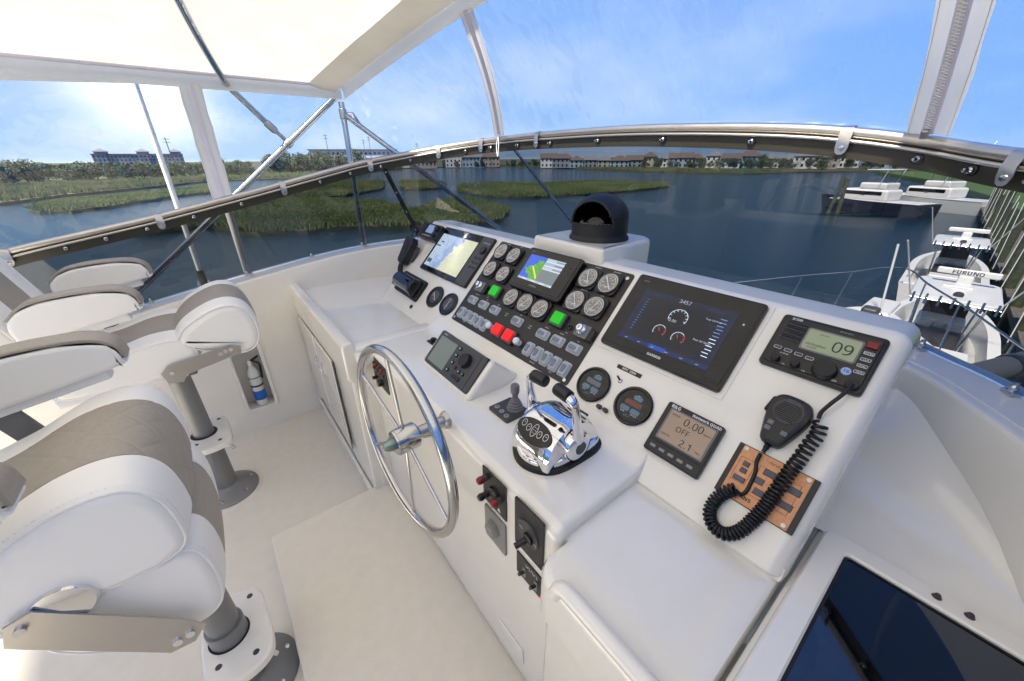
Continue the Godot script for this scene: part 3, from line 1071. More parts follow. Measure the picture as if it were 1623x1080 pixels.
func build_compass(p: Vector3) -> void:
	var o := thing("compass", "black hooded marine compass on the white pod ahead of the console", "compass", Transform3D(Basis(Vector3.UP, 0.0), p))
	var R := 0.118
	var yaw := deg_to_rad(-14.0)  # opening looks aft, a little to port
	var hood := PackedVector3Array()
	for shell in 2:
		var r := R - 0.012 * shell
		var rows := []
		var keep := []
		for i in 25:
			var row := []
			var kr := []
			var s := i / 24.0
			for j in 64:
				var a := TAU * j / 64
				var q: Vector3
				if s < 0.35:
					q = Vector3(cos(a) * r * lerpf(1.03, 1.0, minf(1, s * 12)), 0.085 * s / 0.35, sin(a) * r * lerpf(1.03, 1.0, minf(1, s * 12)))
				else:
					var e := (s - 0.35) / 0.65 * PI / 2
					q = Vector3(cos(a) * r * cos(e), 0.085 + r * 0.82 * sin(e), sin(a) * r * cos(e))
				row.append(q)
				# window: a tall arch cut through the side that faces the helm
				var f := Basis(Vector3.UP, yaw) * q
				kr.append(f.z > 0.01 and q.y > 0.062 and pow(f.x / (R * 0.82), 2) + pow((q.y - 0.062) / 0.098, 2) < 1.0)
			rows.append(row)
			keep.append(kr)
		for i in 24:
			for j in 64:
				var k := (j + 1) % 64
				if keep[i][j] and keep[i][k] and keep[i + 1][j] and keep[i + 1][k]:
					continue
				if shell == 0:
					quad(hood, rows[i][j], rows[i + 1][j], rows[i + 1][k], rows[i][k])
				else:
					quad(hood, rows[i][j], rows[i][k], rows[i + 1][k], rows[i + 1][j])
	part(o, "hood", mk(hood, 45), "black_rubber")
	# lip round the opening
	var lip := []
	for i in 25:
		var a := PI * i / 24
		var x := cos(a) * R * 0.80
		var y := 0.062 + sin(a) * 0.096
		var rr := sqrt(maxf(0.0, 1.0 - pow((y - 0.085) / (R * 0.82), 2))) if y > 0.085 else 1.0
		var z := sqrt(maxf(0.0004, pow(R * rr, 2) - x * x))
		lip.append(Basis(Vector3.UP, -yaw) * Vector3(x, y, z - 0.003))
	part(o, "hood_rim", tube(lip, 0.006, 8), "black_rubber")
	part(o, "base_ring", lathe([[R + 0.008, 0.0], [R + 0.008, 0.008], [R, 0.02]], 40), "black_rubber", at(Vector3.ZERO, Vector3(-PI / 2, 0, 0)))
	part(o, "bowl", lathe([[0.086, 0.0], [0.088, 0.05], [0.080, 0.062], [0.0, 0.062]], 32), "black_satin", at(Vector3.ZERO, Vector3(-PI / 2, 0, 0)))
	var dome := []
	for i in 9:
		var e := PI / 2 * i / 8
		dome.append([0.072 * cos(e), 0.06 + 0.058 * sin(e)])
	part(o, "glass_dome", lathe(dome, 28), "black_gloss", at(Vector3.ZERO, Vector3(-PI / 2, 0, 0)))
	part(o, "card", lathe([[0.079, 0.060], [0.080, 0.066], [0.074, 0.068]], 32), "charcoal", at(Vector3.ZERO, Vector3(-PI / 2, 0, 0)))
	for i in 15:
		var a := PI / 2 + (i - 7) * 0.2 - yaw
		part(o, "card_mark", rbox(Vector3(0.003 if i % 3 else 0.006, 0.006, 0.002), 0.0006), "white_plastic", Transform3D(Basis(Vector3.UP, PI / 2 - a), Vector3(cos(a) * 0.0805, 0.0655, sin(a) * 0.0805)))

# ---------------------------------------------------------------- instruments
func button(parent: Node, called: String, w: float, h: float, d: float, m: String, p: Vector3, r := 0.0015) -> MeshInstance3D:
	return part(parent, called, rbox(Vector3(w, h, d), r), m, at(p + Vector3(0, 0, d / 2)))

func knob(parent: Node, r: float, h: float, m: String, p: Vector3, called := "knob", seg := 24) -> MeshInstance3D:
	return part(parent, called, lathe([[r, 0.0], [r, h * 0.15], [r * 0.94, h * 0.3], [r * 0.9, h * 0.9], [r * 0.82, h], [r * 0.7, h * 0.97], [0.0, h * 0.97]], seg), m, at(p))

func slab(parent: Node, called: String, w: float, h: float, z0: float, z1: float, m: String, r := 0.01, bev := 0.003, p := Vector2.ZERO) -> MeshInstance3D:
	return part(parent, called, extrude(rrect(w, h, r), z0, z1, bev), m, at(Vector3(p.x, p.y, 0)))

var gauge_proto := {}
func gauge(parent: Node, p: Vector2, ang: float, w := 0.096) -> void:
	var g := part(parent, "gauge", gauge_proto.body, "black_plastic", at(Vector3(p.x, p.y, 0.002)))
	part(g, "bezel", gauge_proto.bezel, "charcoal")
	var d := part(g, "dial", gauge_proto.dial, "gauge_print", at(Vector3(0, 0, 0.0165)))
	part(g, "needle", gauge_proto.needle, "print_white", at(Vector3(0, 0, 0.0172), Vector3(0, 0, ang)))

func build_dial_texture() -> void:
	var im := Image.create(256, 256, false, Image.FORMAT_RGB8)
	im.fill(Color(0.50, 0.48, 0.45))
	var nz := FastNoiseLite.new()
	nz.seed = 5
	nz.frequency = 0.02
	for y in 256:
		for x in 256:
			var v := nz.get_noise_2d(x, y) * 0.05
			im.set_pixel(x, y, Color(0.50 + v, 0.48 + v, 0.45 + v))
	var c := Vector2(128, 128)
	im_arc(im, c, 118, 0, TAU, Color(0.86, 0.85, 0.82), 5)
	im_arc(im, c, 96, PI * 0.75, PI * 2.25, Color(0.9, 0.9, 0.88), 3)
	for i in 25:
		var a := PI * 0.75 + PI * 1.5 * i / 24
		im_line(im, c + Vector2(cos(a), sin(a)) * (78 if i % 4 == 0 else 86), c + Vector2(cos(a), sin(a)) * 97, Color(0.93, 0.93, 0.9), 4 if i % 4 == 0 else 2)
	for i in 7:
		var a := PI * 0.75 + PI * 1.5 * i / 6
		var q := c + Vector2(cos(a), sin(a)) * 62
		im.fill_rect(Rect2i(int(q.x) - 8, int(q.y) - 6, 5, 12), Color(0.92, 0.92, 0.9))
		im.fill_rect(Rect2i(int(q.x) + 1, int(q.y) - 6, 7, 4), Color(0.92, 0.92, 0.9))
		im.fill_rect(Rect2i(int(q.x) + 2, int(q.y) + 2, 6, 4), Color(0.92, 0.92, 0.9))
	im.fill_rect(Rect2i(96, 176, 64, 7), Color(0.9, 0.9, 0.87))
	im.fill_rect(Rect2i(110, 192, 36, 5), Color(0.85, 0.85, 0.82))
	im_arc(im, c, 8, 0, TAU, Color(0.1, 0.1, 0.1), 10)
	var m := mat("gauge_print", Color(1, 1, 1), 0.25)
	m.albedo_texture = ImageTexture.create_from_image(im)
	m.clearcoat_enabled = true
	m.clearcoat = 0.8
	m.clearcoat_roughness = 0.03
	# a disc with uv over the texture
	var t := PackedVector3Array()
	var uv := PackedVector2Array()
	for i in 32:
		var a := TAU * i / 32
		var b := TAU * (i + 1) / 32
		for q in [Vector2.ZERO, Vector2(cos(b), sin(b)), Vector2(cos(a), sin(a))]:
			t.append(Vector3(q.x, q.y, 0) * 0.040)
			uv.append(Vector2(0.5 + q.x / 2, 0.5 - q.y / 2))
	var arr := []
	arr.resize(Mesh.ARRAY_MAX)
	arr[Mesh.ARRAY_VERTEX] = t
	var ns := PackedVector3Array()
	for i in t.size():
		ns.append(Vector3(0, 0, 1))
	arr[Mesh.ARRAY_NORMAL] = ns
	arr[Mesh.ARRAY_TEX_UV] = uv
	var am := ArrayMesh.new()
	am.add_surface_from_arrays(Mesh.PRIMITIVE_TRIANGLES, arr)
	gauge_proto.dial = am
	gauge_proto.body = extrude(rrect(0.092, 0.090, 0.016), 0.0, 0.013, 0.003)
	gauge_proto.bezel = lathe([[0.0405, 0.013], [0.0445, 0.014], [0.0435, 0.019], [0.0405, 0.0195], [0.0395, 0.016]], 32)
	gauge_proto.needle = rbox(Vector3(0.0035, 0.062, 0.001), 0.0004)

func boot(parent: Node, p: Vector2, upright: bool) -> void:
	var w := 0.042 if upright else 0.062
	var h := 0.054 if upright else 0.036
	var b := part(parent, "switch_boot", boot_meshes[0 if upright else 1], "boot_clear", at(Vector3(p.x, p.y, 0.002)))
	part(b, "rocker", boot_meshes[2 if upright else 3], "boot_inner", at(Vector3(0, 0, 0.0165), Vector3(0.16, 0, 0) if upright else Vector3(0, 0.16, 0)))
	part(b, "flange", boot_meshes[4 if upright else 5], "boot_clear", at(Vector3(0, 0, 0.001)))

var boot_meshes := []

func build_switch_panel() -> void:
	build_dial_texture()
	for q in [[0.040, 0.052], [0.060, 0.034]]:
		var base := rrect(q[0], q[1], 0.007)
		var rows := []
		for e in [[0.0, 0.0], [0.001, 0.006], [0.004, 0.013], [0.007, 0.016]]:
			var row := []
			for p in inset_poly(base, e[0]):
				row.append(Vector3(p.x, p.y, e[1]))
			rows.append(row)
		var t := grid(rows, true)
		fan(t, rows[-1])
		boot_meshes.append(mk(t, 35))
	boot_meshes.append(rbox(Vector3(0.018, 0.032, 0.007), 0.003))
	boot_meshes.append(rbox(Vector3(0.034, 0.016, 0.007), 0.003))
	boot_meshes.append(extrude(rrect(0.044, 0.058, 0.008), 0.0, 0.003, 0.001))
	boot_meshes.append(extrude(rrect(0.066, 0.040, 0.008), 0.0, 0.003, 0.001))
	var o := thing("switch_panel", "dark engine switch panel of round gauges, clear-booted rockers, green and red buttons", "switch panel", face_xf(-1.168, 0.288))
	var u0 := -1.168
	var v0 := 0.288
	slab(o, "plate", 0.80, 0.468, 0.0, 0.004, "panel_black", 0.012, 0.002)
	var gs := [[-1.507, 0.463, -0.7], [-1.405, 0.459, -0.7], [-1.503, 0.360, -0.75], [-1.397, 0.356, -0.65], [-1.258, 0.268, -0.7], [-1.162, 0.270, -0.5], [-1.068, 0.269, -0.6], [-0.938, 0.456, 0.5], [-0.842, 0.458, 0.7], [-0.934, 0.354, 0.6], [-0.840, 0.356, -0.4]]
	for g in gs:
		gauge(o, Vector2(g[0] - u0, g[1] - v0), g[2])
	for p in [[-1.496, 0.186], [-1.404, 0.186], [-1.314, 0.187], [-1.151, 0.185], [-0.989, 0.183], [-0.908, 0.185], [-0.824, 0.186]]:
		boot(o, Vector2(p[0] - u0, p[1] - v0), false)
	for p in [[-1.517, 0.106], [-1.466, 0.105], [-1.417, 0.105], [-1.368, 0.104], [-1.319, 0.103], [-1.011, 0.105], [-0.960, 0.105], [-0.911, 0.104], [-0.862, 0.103], [-0.812, 0.103]]:
		boot(o, Vector2(p[0] - u0, p[1] - v0), true)
	for g in [[-1.372, 0.263, "green_lamp"], [-0.953, 0.260, "green_lamp"], [-1.21, 0.111, "red_lamp"], [-1.134, 0.111, "red_lamp"]]:
		var b := button(o, "button_housing", 0.068, 0.062, 0.016, "charcoal", Vector3(g[0] - u0, g[1] - v0, 0.003), 0.004)
		part(b, "lit_button", rbox(Vector3(0.052, 0.048, 0.012), 0.003), g[2], at(Vector3(-0.002, 0.002, 0.011)))
		part(b, "frame", mk(grid(_ring(rrect(0.062, 0.056, 0.005), 0.0, 0.003, 0.004, 0.010), true), 40), "mid_grey", at(Vector3(-0.001, 0.001, 0)))
	for g in [[-1.269, 0.111], [-1.072, 0.108]]:
		part(o, "push_knob", lathe([[0.012, 0.0], [0.010, 0.004], [0.010, 0.012], [0.015, 0.016], [0.0165, 0.022], [0.013, 0.030], [0.0, 0.032]], 20), "white_plastic", at(Vector3(g[0] - u0, g[1] - v0, 0.004)))
	for g in [[-1.488, 0.258], [-0.823, 0.254]]:
		var k := button(o, "key_block", 0.062, 0.052, 0.02, "mid_grey", Vector3(g[0] - u0, g[1] - v0, 0.003), 0.004)
		var kk := part(k, "key_barrel", lathe([[0.020, 0.0], [0.020, 0.006], [0.016, 0.010], [0.013, 0.012], [0.013, 0.020], [0.010, 0.022], [0.0, 0.022]], 22), "chrome", at(Vector3(-0.006, 0.004, 0.009)))
		part(k, "key_slot", rbox(Vector3(0.003, 0.012, 0.002), 0.0006), "black_satin", at(Vector3(-0.006, 0.004, 0.031)))
		part(k, "side_block", rbox(Vector3(0.02, 0.046, 0.016), 0.004), "black_plastic", at(Vector3(0.040, -0.004, -0.002)))
	for g in [[-1.445, 0.256], [-0.893, 0.250]]:
		part(o, "toggle", tube([Vector3(g[0] - u0, g[1] - v0, 0.0), Vector3(g[0] - u0 + 0.003, g[1] - v0 + 0.006, 0.02)], 0.0045, 8), "black_satin")
		part(o, "toggle_nut", lathe([[0.012, 0.0], [0.011, 0.006], [0.006, 0.008]], 6), "black_plastic", at(Vector3(g[0] - u0, g[1] - v0, 0.003)))
	for g in [[-1.551, 0.507], [-0.788, 0.500], [-0.788, 0.070], [-1.551, 0.070]]:
		part(o, "screw", lathe([[0.008, 0.0], [0.007, 0.002], [0.0, 0.003]], 12), "stainless", at(Vector3(g[0] - u0, g[1] - v0, 0.004)))
	# little legends under and over the instruments
	var legends := [[-1.49, 0.220, 10], [-1.40, 0.215, 4], [-1.31, 0.216, 5], [-1.462, 0.072, 6], [-0.96, 0.066, 9], [-0.86, 0.068, 4], [-1.15, 0.216, 4], [-0.99, 0.214, 6], [-0.908, 0.216, 6], [-0.824, 0.216, 3], [-1.26, 0.322, 4], [-1.16, 0.322, 5], [-1.06, 0.322, 4], [-0.93, 0.512, 9], [-0.84, 0.512, 10], [-0.93, 0.408, 10], [-0.84, 0.408, 5], [-1.50, 0.514, 9], [-1.40, 0.514, 4], [-1.232, 0.196, 6], [-1.232, 0.186, 4], [-1.07, 0.192, 5], [-1.07, 0.182, 5], [-1.41, 0.228, 3], [-0.893, 0.228, 3]]
	for l in legends:
		marks(o, 0.0046, l[2], Vector3(l[0] - u0, l[1] - v0, 0.0044))
	# small plotter standing proud of the panel
	var g := thing("small_plotter", "small black chart plotter showing a green and blue map, set among the gauges", "chart plotter", face_xf(-1.148, 0.416, 0.004))
	slab(g, "housing", 0.325, 0.205, 0.0, 0.03, "black_satin", 0.018, 0.007)
	slab(g, "glass", 0.300, 0.180, 0.0295, 0.0315, "black_gloss", 0.012, 0.001, Vector2(0, 0.004))
	part(g, "screen", quad_uv(0.213, 0.122), "scr_small", at(Vector3(-0.018, 0.005, 0.0322)))
	knob(g, 0.005, 0.003, "charcoal", Vector3(0.120, 0.05, 0.031), "power_button", 12)
	knob(g, 0.003, 0.002, "charcoal", Vector3(0.120, 0.025, 0.031), "light_sensor", 12)
	text(g, "GARMIN", 0.008, "print_grey", Vector3(-0.01, -0.073, 0.0318), Vector3.ZERO, true)
	marks(g, 0.0042, 6, Vector3(-0.125, 0.080, 0.0318), "print_grey")

func draw_screens() -> void:
	# small plotter: land and water left, data boxes right
	var im := Image.create(256, 148, false, Image.FORMAT_RGB8)
	var nz := FastNoiseLite.new()
	nz.seed = 21
	nz.frequency = 0.018
	for y in 148:
		for x in 256:
			var c := Color(0.22, 0.38, 0.85)
			var d := nz.get_noise_2d(x, y) * 34.0 + (x - 20) * 0.6 - absf(y - 85) * 0.5
			if d > 4 and y > 22:
				c = Color(0.33, 0.62, 0.22) if nz.get_noise_2d(x * 3.0, y * 3.0) > -0.1 else Color(0.45, 0.70, 0.30)
			if absf(y - (x * 0.9 + 10)) < 7 and y > 62:
				c = Color(0.85, 0.86, 0.45)
			if x > 128:
				c = Color(0.46, 0.50, 0.52)
				if y < 66:
					c = Color(0.70, 0.76, 0.82) if (y / 22) % 2 == 0 else Color(0.62, 0.69, 0.76)
					if y % 22 > 17:
						c = Color(0.88, 0.9, 0.93)
					if x > 196 and y % 22 > 5 and y % 22 < 14 and (x / 5) % 2 == 0:
						c = Color(0.2, 0.26, 0.36)
			if y > 136:
				c = Color(0.80, 0.83, 0.86)
				if (x / 34) % 2 == 0 and y > 139 and y < 145 and (x / 3) % 2 == 0:
					c = Color(0.35, 0.4, 0.5)
			im.set_pixel(x, y, c)
	screen_mat("scr_small", im, 0.36)
	# large chart
	im = Image.create(512, 320, false, Image.FORMAT_RGB8)
	nz.frequency = 0.010
	nz.fractal_octaves = 5
	var fine := FastNoiseLite.new()
	fine.seed = 4
	fine.frequency = 0.08
	for y in 320:
		for x in 512:
			var n := nz.get_noise_2d(x, y)
			var shore := 255.0 + (y - 160) * -0.35 + n * 80.0
			var c := Color(0.90, 0.905, 0.76)
			if x < shore:
				var dep := (shore - x) / 150.0 + n * 0.5
				c = Color(0.60, 0.72, 0.93).lerp(Color(0.80, 0.88, 0.96), clampf(dep, 0, 1))
				if absf(fposmod(dep * 4.0, 1.0) - 0.5) < 0.05:
					c = Color(0.40, 0.50, 0.72)
				if fine.get_noise_2d(x * 1.6, y * 1.6) > 0.30:
					c = c.darkened(0.55)
			else:
				if fine.get_noise_2d(x * 0.6, y * 0.6) > 0.40 and x < shore + 90 and y > 150:
					c = Color(0.45, 0.58, 0.9)
				elif fine.get_noise_2d(x * 1.4, y * 1.8) > 0.38:
					c = Color(0.55, 0.56, 0.46)
			im.set_pixel(x, y, c)
	im_line(im, Vector2(330, 0), Vector2(500, 220), Color(0.6, 0.6, 0.5), 2)
	im_line(im, Vector2(290, 240), Vector2(512, 140), Color(0.65, 0.6, 0.5), 2)
	for q in [[10, 110, 60, 14], [40, 70, 46, 12], [8, 250, 66, 36]]:
		im.fill_rect(Rect2i(q[0], q[1], q[2], q[3]), Color(0.30, 0.38, 0.45))
	screen_mat("scr_chart", im, 0.30)
	# engine page on the big display
	im = Image.create(640, 404, false, Image.FORMAT_RGB8)
	for y in 404:
		for x in 640:
			var e := maxf(absf(x - 320) / 320.0, absf(y - 202) / 202.0)
			im.set_pixel(x, y, Color(0.004, 0.014, 0.045).lerp(Color(0.02, 0.07, 0.19), pow(e, 3)))
	var wh := Color(0.75, 0.82, 0.9)
	var bl := Color(0.16, 0.36, 0.66)
	im.fill_rect(Rect2i(0, 372, 640, 32), Color(0.03, 0.10, 0.26))
	im.fill_rect(Rect2i(240, 372, 120, 32), Color(0.05, 0.22, 0.55))
	im_arc(im, Vector2(318, 140), 62, PI * 0.85, PI * 2.15, wh, 3)
	im_arc(im, Vector2(318, 140), 62, PI * 0.15, PI * 0.85, bl, 2)
	for i in 9:
		var a := PI * 0.9 + PI * 1.2 * i / 8
		im_line(im, Vector2(318, 140) + Vector2(cos(a), sin(a)) * 48, Vector2(318, 140) + Vector2(cos(a), sin(a)) * 60, wh, 3)
	for c in [Vector2(250, 265), Vector2(386, 272)]:
		im_arc(im, c, 42, PI * 0.8, PI * 1.75, wh, 3)
		im_arc(im, c, 42, PI * 1.75, PI * 2.2, Color(0.8, 0.15, 0.2), 4)
		for i in 8:
			var a := PI * 0.85 + PI * 1.3 * i / 7
			im_line(im, c + Vector2(cos(a), sin(a)) * 30, c + Vector2(cos(a), sin(a)) * 38, wh, 2)
		im_line(im, c, c + Vector2(-14, -22), Color(0.8, 0.2, 0.2), 3)
	for i in 12:
		im.fill_rect(Rect2i(560 + (i % 2) * 6, 60 + i * 24, 40, 5), Color(0.35, 0.5, 0.7) if i < 6 else wh)
		im.fill_rect(Rect2i(48, 70 + i * 22, 20, 4), Color(0.25, 0.4, 0.62))
	for q in [Vector2(60, 24), Vector2(460, 24), Vector2(490, 120), Vector2(470, 240)]:
		im_line(im, q, q + Vector2(110, 0), bl, 2)
	im_line(im, Vector2(170, 20), Vector2(140, 300), Color(0.03, 0.12, 0.26), 2)
	im_line(im, Vector2(470, 130), Vector2(440, 330), bl.darkened(0.5), 2)
	screen_mat("scr_engine", im, 0.52)
	var m: StandardMaterial3D = M["scr_engine"]
	m.roughness = 0.08

func build_displays() -> void:
	# left chart plotter
	var o := thing("wide_plotter", "wide chart plotter showing a pale coastal chart, at the port end of the console", "chart plotter", face_xf(-1.861, 0.3705))
	slab(o, "housing", 0.515, 0.300, 0.0, 0.014, "black_satin", 0.008, 0.003)
	slab(o, "key_strip", 0.098, 0.29, 0.0138, 0.0165, "charcoal", 0.006, 0.001, Vector2(0.205, 0))
	slab(o, "glass", 0.40, 0.288, 0.0138, 0.0150, "black_gloss", 0.004, 0.0006, Vector2(-0.05, 0))
	part(o, "screen", quad_uv(0.375, 0.222), "scr_chart", at(Vector3(-0.044, -0.008, 0.0157)))
	knob(o, 0.024, 0.012, "black_satin", Vector3(0.222, 0.068, 0.0165), "rotary_knob")
	for i in 3:
		for j in 2:
			button(o, "key", 0.024, 0.014, 0.003, "black_satin", Vector3(0.195 + j * 0.034, 0.018 - i * 0.028, 0.0160), 0.001)
	for j in 3:
		button(o, "key", 0.014, 0.010, 0.003, "print_grey", Vector3(0.196 + j * 0.02, 0.110, 0.0160), 0.001)
	# big display
	o = thing("multifunction_display", "large black display showing a dark blue engine page with round dials", "display", face_xf(-0.538, 0.3865))
	slab(o, "backing_plate", 0.425, 0.30, 0.0, 0.003, "gelcoat", 0.004, 0.001, Vector2(0.004, -0.004))
	slab(o, "housing", 0.408, 0.282, 0.003, 0.018, "black_satin", 0.012, 0.006)
	slab(o, "glass", 0.394, 0.262, 0.0175, 0.0192, "black_gloss", 0.008, 0.0008, Vector2(0, 0.004))
	part(o, "screen", quad_uv(0.300, 0.187), "scr_engine", at(Vector3(0, -0.005, 0.0199)))
	slab(o, "card_door", 0.042, 0.055, 0.0185, 0.0205, "black_satin", 0.003, 0.0008, Vector2(0.174, -0.092))
	knob(o, 0.006, 0.002, "charcoal", Vector3(0.174, 0.062, 0.019), "power_button", 14)
	part(o, "power_mark", lathe([[0.0025, 0.0], [0.0025, 0.0006]], 8), "print_white", at(Vector3(0.174, 0.062, 0.0212)))
	text(o, "GARMIN", 0.0085, "print_white", Vector3(-0.005, -0.116, 0.0195), Vector3.ZERO, true)
	marks(o, 0.0046, 6, Vector3(-0.165, 0.116, 0.0195), "print_grey")
	text(o, "3457", 0.0125, "print_white", Vector3(-0.005, 0.079, 0.0204))
	text(o, "0.00", 0.0095, "print_white", Vector3(-0.012, 0.010, 0.0204))
	text(o, "Tran Oil Pres", 0.006, "print_white", Vector3(0.098, 0.048, 0.0204))
	text(o, "Tran Oil Temp", 0.006, "print_white", Vector3(0.098, -0.024, 0.0204))
	for i in 6:
		marks(o, 0.0036, 4, Vector3(-0.12 + i * 0.048, -0.0925, 0.0204))
	# name tag and small fittings
	var tag := thing("name_plate", "small black engraved plate reading WDC 2984 under the big display", "name plate", face_xf(-0.596, 0.1985))
	slab(tag, "plate", 0.090, 0.0135, 0.0, 0.002, "black_plastic", 0.001, 0.0005)
	text(tag, "WDC  2984", 0.0075, "print_white", Vector3(0, 0, 0.0022), Vector3.ZERO, true)
	var tg := thing("toggle_switch", "tiny toggle switch with a red cap beside the round gauges", "switch", face_xf(-0.603, 0.157))
	part(tg, "nut", lathe([[0.008, 0.0], [0.008, 0.004], [0.005, 0.007]], 6), "chrome")
	part(tg, "lever", tube([Vector3(0, 0, 0.004), Vector3(-0.008, 0.008, 0.020)], 0.0035, 8), "red_plastic")
	var ps := thing("knurled_posts", "pair of small dark knurled knobs between the two round gauges", "knobs", face_xf(-0.605, 0.0515))
	for sx in [-0.0125, 0.0125]:
		knob(ps, 0.0085, 0.016, "charcoal", Vector3(sx, 0, 0), "knob", 10)
	# two round gauges on the white face
	for i in 2:
		var g := thing("round_tank_gauge", ["black round digital gauge with a grey readout, next to the switch panel", "black round digital gauge with a rust-coloured readout, beside the square instrument"][i], "gauge", face_xf([-0.680, -0.524][i], 0.106), "round digital gauges")
		part(g, "bezel", lathe([[0.060, 0.0], [0.0615, 0.006], [0.058, 0.011], [0.052, 0.012], [0.050, 0.008]], 48), "black_satin")
		part(g, "face", lathe([[0.051, 0.006], [0.051, 0.0075], [0.0, 0.0075]], 40), "charcoal")
		slab(g, "upper_key", 0.030, 0.014, 0.0074, 0.0090, "lcd_teal", 0.005, 0.0006, Vector2(0.006, 0.026))
		slab(g, "readout", 0.056, 0.018, 0.0074, 0.0090, "mid_grey" if i == 0 else "lcd_rust", 0.004, 0.0006, Vector2(0, 0.006))
		for sx in [-0.0175, 0.0175]:
			slab(g, "lower_key", 0.030, 0.016, 0.0074, 0.0090, "lcd_teal", 0.005, 0.0006, Vector2(sx, -0.016))
		part(g, "readout_frame", mk(grid(_ring(rrect(0.060, 0.022, 0.005), 0.0, 0.0012, 0.0074, 0.0094), true), 40), "lcd_teal", at(Vector3(0, 0.006, 0)))
		marks(g, 0.0050, 4, Vector3(0.006, 0.033, 0.0082), "print_white")
		marks(g, 0.0042, 5, Vector3(-0.019, -0.027, 0.0082), "print_white")
		marks(g, 0.0042, 7, Vector3(0.019, -0.027, 0.0082), "print_white")
		marks(g, 0.0075, 4, Vector3(0, -0.036, 0.0082), "lcd_teal")
	# two round gauges at the port end
	for i in 2:
		var g := thing("analogue_gauge", ["round gauge with a blue-grey dial beside the chrome-capped unit", "round gauge with a dark printed dial next to the switch panel's port edge"][i], "gauge", face_xf([-1.803, -1.655][i], 0.110), "analogue gauges on the port end")
		part(g, "bezel", lathe([[0.064, 0.0], [0.065, 0.006], [0.061, 0.011], [0.055, 0.012], [0.053, 0.008]], 40), "black_satin")
		part(g, "face", lathe([[0.054, 0.006], [0.054, 0.0075], [0.0, 0.0075]], 40), "lcd_teal" if i == 0 else "charcoal")
		part(g, "scale", gauge_proto.dial, "gauge_print" , at(Vector3(0, 0, 0.008)) * Transform3D(Basis().scaled(Vector3(0.9, 0.9, 1)), Vector3.ZERO))
		part(g, "needle", gauge_proto.needle, "print_white", at(Vector3(0, 0, 0.0092), Vector3(0, 0, 0.9 - i)))
	# little knob plate on the ledge's port end
	var kp := thing("rotary_control", "small black rotary control plate at the port end of the ledge", "control", face_xf(-1.745, -0.012) if false else flat_xf(Vector3(-1.50, 0.9675, -0.70)))
	slab(kp, "plate", 0.075, 0.05, 0.0, 0.003, "black_plastic", 0.003, 0.001)
	knob(kp, 0.013, 0.014, "black_satin", Vector3(-0.012, 0, 0.003))
	slab(kp, "label_strip", 0.022, 0.014, 0.003, 0.0036, "print_grey", 0.001, 0.0002, Vector2(0.022, 0.008))
	kp = thing("rotary_control", "small black rotary control plate tucked behind the chrome throttle", "control", flat_xf(Vector3(-0.668, 0.9675, -0.735)) if false else face_xf(-0.665, -0.012))
	slab(kp, "plate", 0.058, 0.05, 0.0, 0.003, "black_plastic", 0.003, 0.001)
	knob(kp, 0.013, 0.014, "black_satin", Vector3(-0.008, -0.004, 0.003))
	slab(kp, "label_strip", 0.022, 0.004, 0.003, 0.0036, "print_white", 0.001, 0.0002, Vector2(0.012, 0.016))

